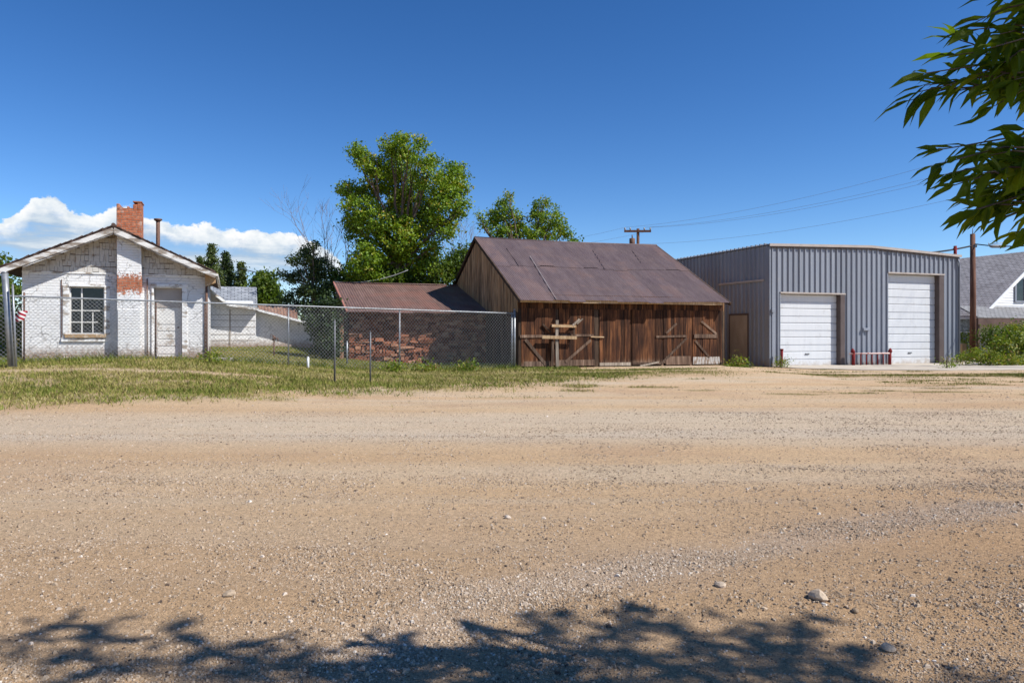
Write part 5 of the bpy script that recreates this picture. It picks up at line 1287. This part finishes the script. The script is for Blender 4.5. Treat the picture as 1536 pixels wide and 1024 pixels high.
# ------------------------------------------------------------------ sky, sun, camera
w = bpy.data.worlds.new('World'); S.world = w; w.use_nodes = True; nt = w.node_tree; bg = nt.nodes['Background']
sky = nt.nodes.new('ShaderNodeTexSky'); sky.sky_type = 'NISHITA'; sky.sun_disc = False
sky.sun_elevation = R(SUN_EL); sky.sun_rotation = R(180-SUN_AZ); sky.altitude = 2200; sky.air_density = 1.0; sky.dust_density = .35; sky.ozone_density = 2.2
SKY = .10
tc = nt.nodes.new('ShaderNodeTexCoord'); g = sep(nt, tc.outputs['Generated'])
az = mth(nt, 'ARCTAN2', g[0], g[1]); el = mth(nt, 'ARCSINE', g[2])
vec = comb(nt, mth(nt, 'MULTIPLY', az, 1.0), mth(nt, 'MULTIPLY', el, 1.35), 0)
def pe(px, py): return math.atan((px-CX)/F), math.atan((HY-py)/F*math.cos(math.atan((px-CX)/F)))
CT = [(-200,318),(0,330),(28,316),(45,300),(62,292),(92,298),(110,314),(148,320),(160,312),(176,304),(210,312),(225,328),(300,338),(360,344),(376,340),(400,348),(445,350),(470,364),(505,388),(560,430)]
cv = nt.nodes.new('ShaderNodeFloatCurve'); cu = cv.mapping.curves[0]
A0, A1, E1 = -1.2, 0.2, .30
pts = [(0.0, .45)] + [((a-A0)/(A1-A0), e/E1) for a, e in (pe(*q) for q in CT)] + [(1.0, 0.02)]
while len(cu.points) < len(pts): cu.points.new(.5, .5)
for p, q in zip(cu.points, pts): p.location = q; p.handle_type = 'AUTO'
cv.mapping.update(); lk(nt, mrange(nt, az, A0, A1, 0, 1, False), cv.inputs['Value'])
T = mth(nt, 'MULTIPLY', cv.outputs[0], E1)
nb = noise(nt, vec, 34, 6, .62); ns = noise(nt, vec, 11, 5, .55)
edge = mth(nt, 'ADD', mth(nt, 'SUBTRACT', T, el), mth(nt, 'ADD', mth(nt, 'MULTIPLY', mth(nt, 'SUBTRACT', nb, .5), .026), mth(nt, 'ADD', mth(nt, 'MULTIPLY', mth(nt, 'SUBTRACT', ns, .5), .02), mth(nt, 'MULTIPLY', mth(nt, 'SUBTRACT', noise(nt, vec, 90, 5, .65), .5), .017))))
mask = mrange(nt, edge, -.0008, .0032)
# lit billows above, blue-grey layered base below
bil = noise(nt, comb(nt, mth(nt, 'ADD', az, -.004), mth(nt, 'MULTIPLY', mth(nt, 'ADD', el, .008), 1.35), 3), 30, 6, .6)
lay = noise(nt, comb(nt, mth(nt, 'MULTIPLY', az, .45), mth(nt, 'MULTIPLY', el, 2.6), 5), 16, 6, .6)
dep = mrange(nt, mth(nt, 'ADD', edge, mth(nt, 'MULTIPLY', mth(nt, 'SUBTRACT', bil, .5), .045)), .006, .032)
lit = ramp(nt, bil, [(.34, (.56, .63, .70)), (.48, (.75, .78, .80)), (.58, (.84, .84, .84))])
shd = ramp(nt, lay, [(.36, (.24, .36, .53)), (.52, (.37, .48, .61)), (.64, (.62, .68, .73))])
cc = mix(nt, dep, lit, shd)
low = mrange(nt, el, .045, .10)
lo2 = mth(nt, 'MULTIPLY', mask, mth(nt, 'ADD', mth(nt, 'MULTIPLY', low, .9), .1))
thin = mth(nt, 'MULTIPLY', lo2, mth(nt, 'SUBTRACT', 1.0, mth(nt, 'MULTIPLY', dep, mrange(nt, lay, .55, .38, 0, .45))))
skc = nt.nodes.new('ShaderNodeVectorMath'); skc.operation = 'SCALE'; skc.inputs['Scale'].default_value = SKY; lk(nt, sky.outputs[0], skc.inputs[0])
sat = nt.nodes.new('ShaderNodeHueSaturation'); sat.inputs['Saturation'].default_value = 1.22; sat.inputs['Value'].default_value = 1.34; gm = nt.nodes.new('ShaderNodeGamma'); gm.inputs['Gamma'].default_value = 1.16; lk(nt, skc.outputs[0], gm.inputs['Color']); lk(nt, gm.outputs[0], sat.inputs['Color']); sat.inputs['Hue'].default_value = .505
lk(nt, mix(nt, thin, sat.outputs[0], cc), bg.inputs['Color']); bg.inputs['Strength'].default_value = 1.0
sl = bpy.data.lights.new('sun', 'SUN'); sl.energy = 5.0; sl.angle = R(.55); sl.color = (1.0, .975, .925)
so_ = bpy.data.objects.new('sun', sl); COL.objects.link(so_); so_.rotation_euler = (-sund).to_track_quat('-Z', 'Y').to_euler(); so_.location = (20, -20, 40)
cam = bpy.data.cameras.new('camera'); co = bpy.data.objects.new('camera', cam); COL.objects.link(co); S.camera = co
cam.sensor_width = 36; cam.lens = 36*F/1536; cam.shift_y = -(512-HY)/1536; cam.clip_end = 9000; cam.clip_start = .05
co.location = (0, 0, EYE); co.rotation_euler = (R(90), 0, 0)
S.view_settings.view_transform = 'Standard'; S.view_settings.look = 'None'; S.view_settings.exposure = .3; S.view_settings.gamma = 1
S.view_settings.use_curve_mapping = False
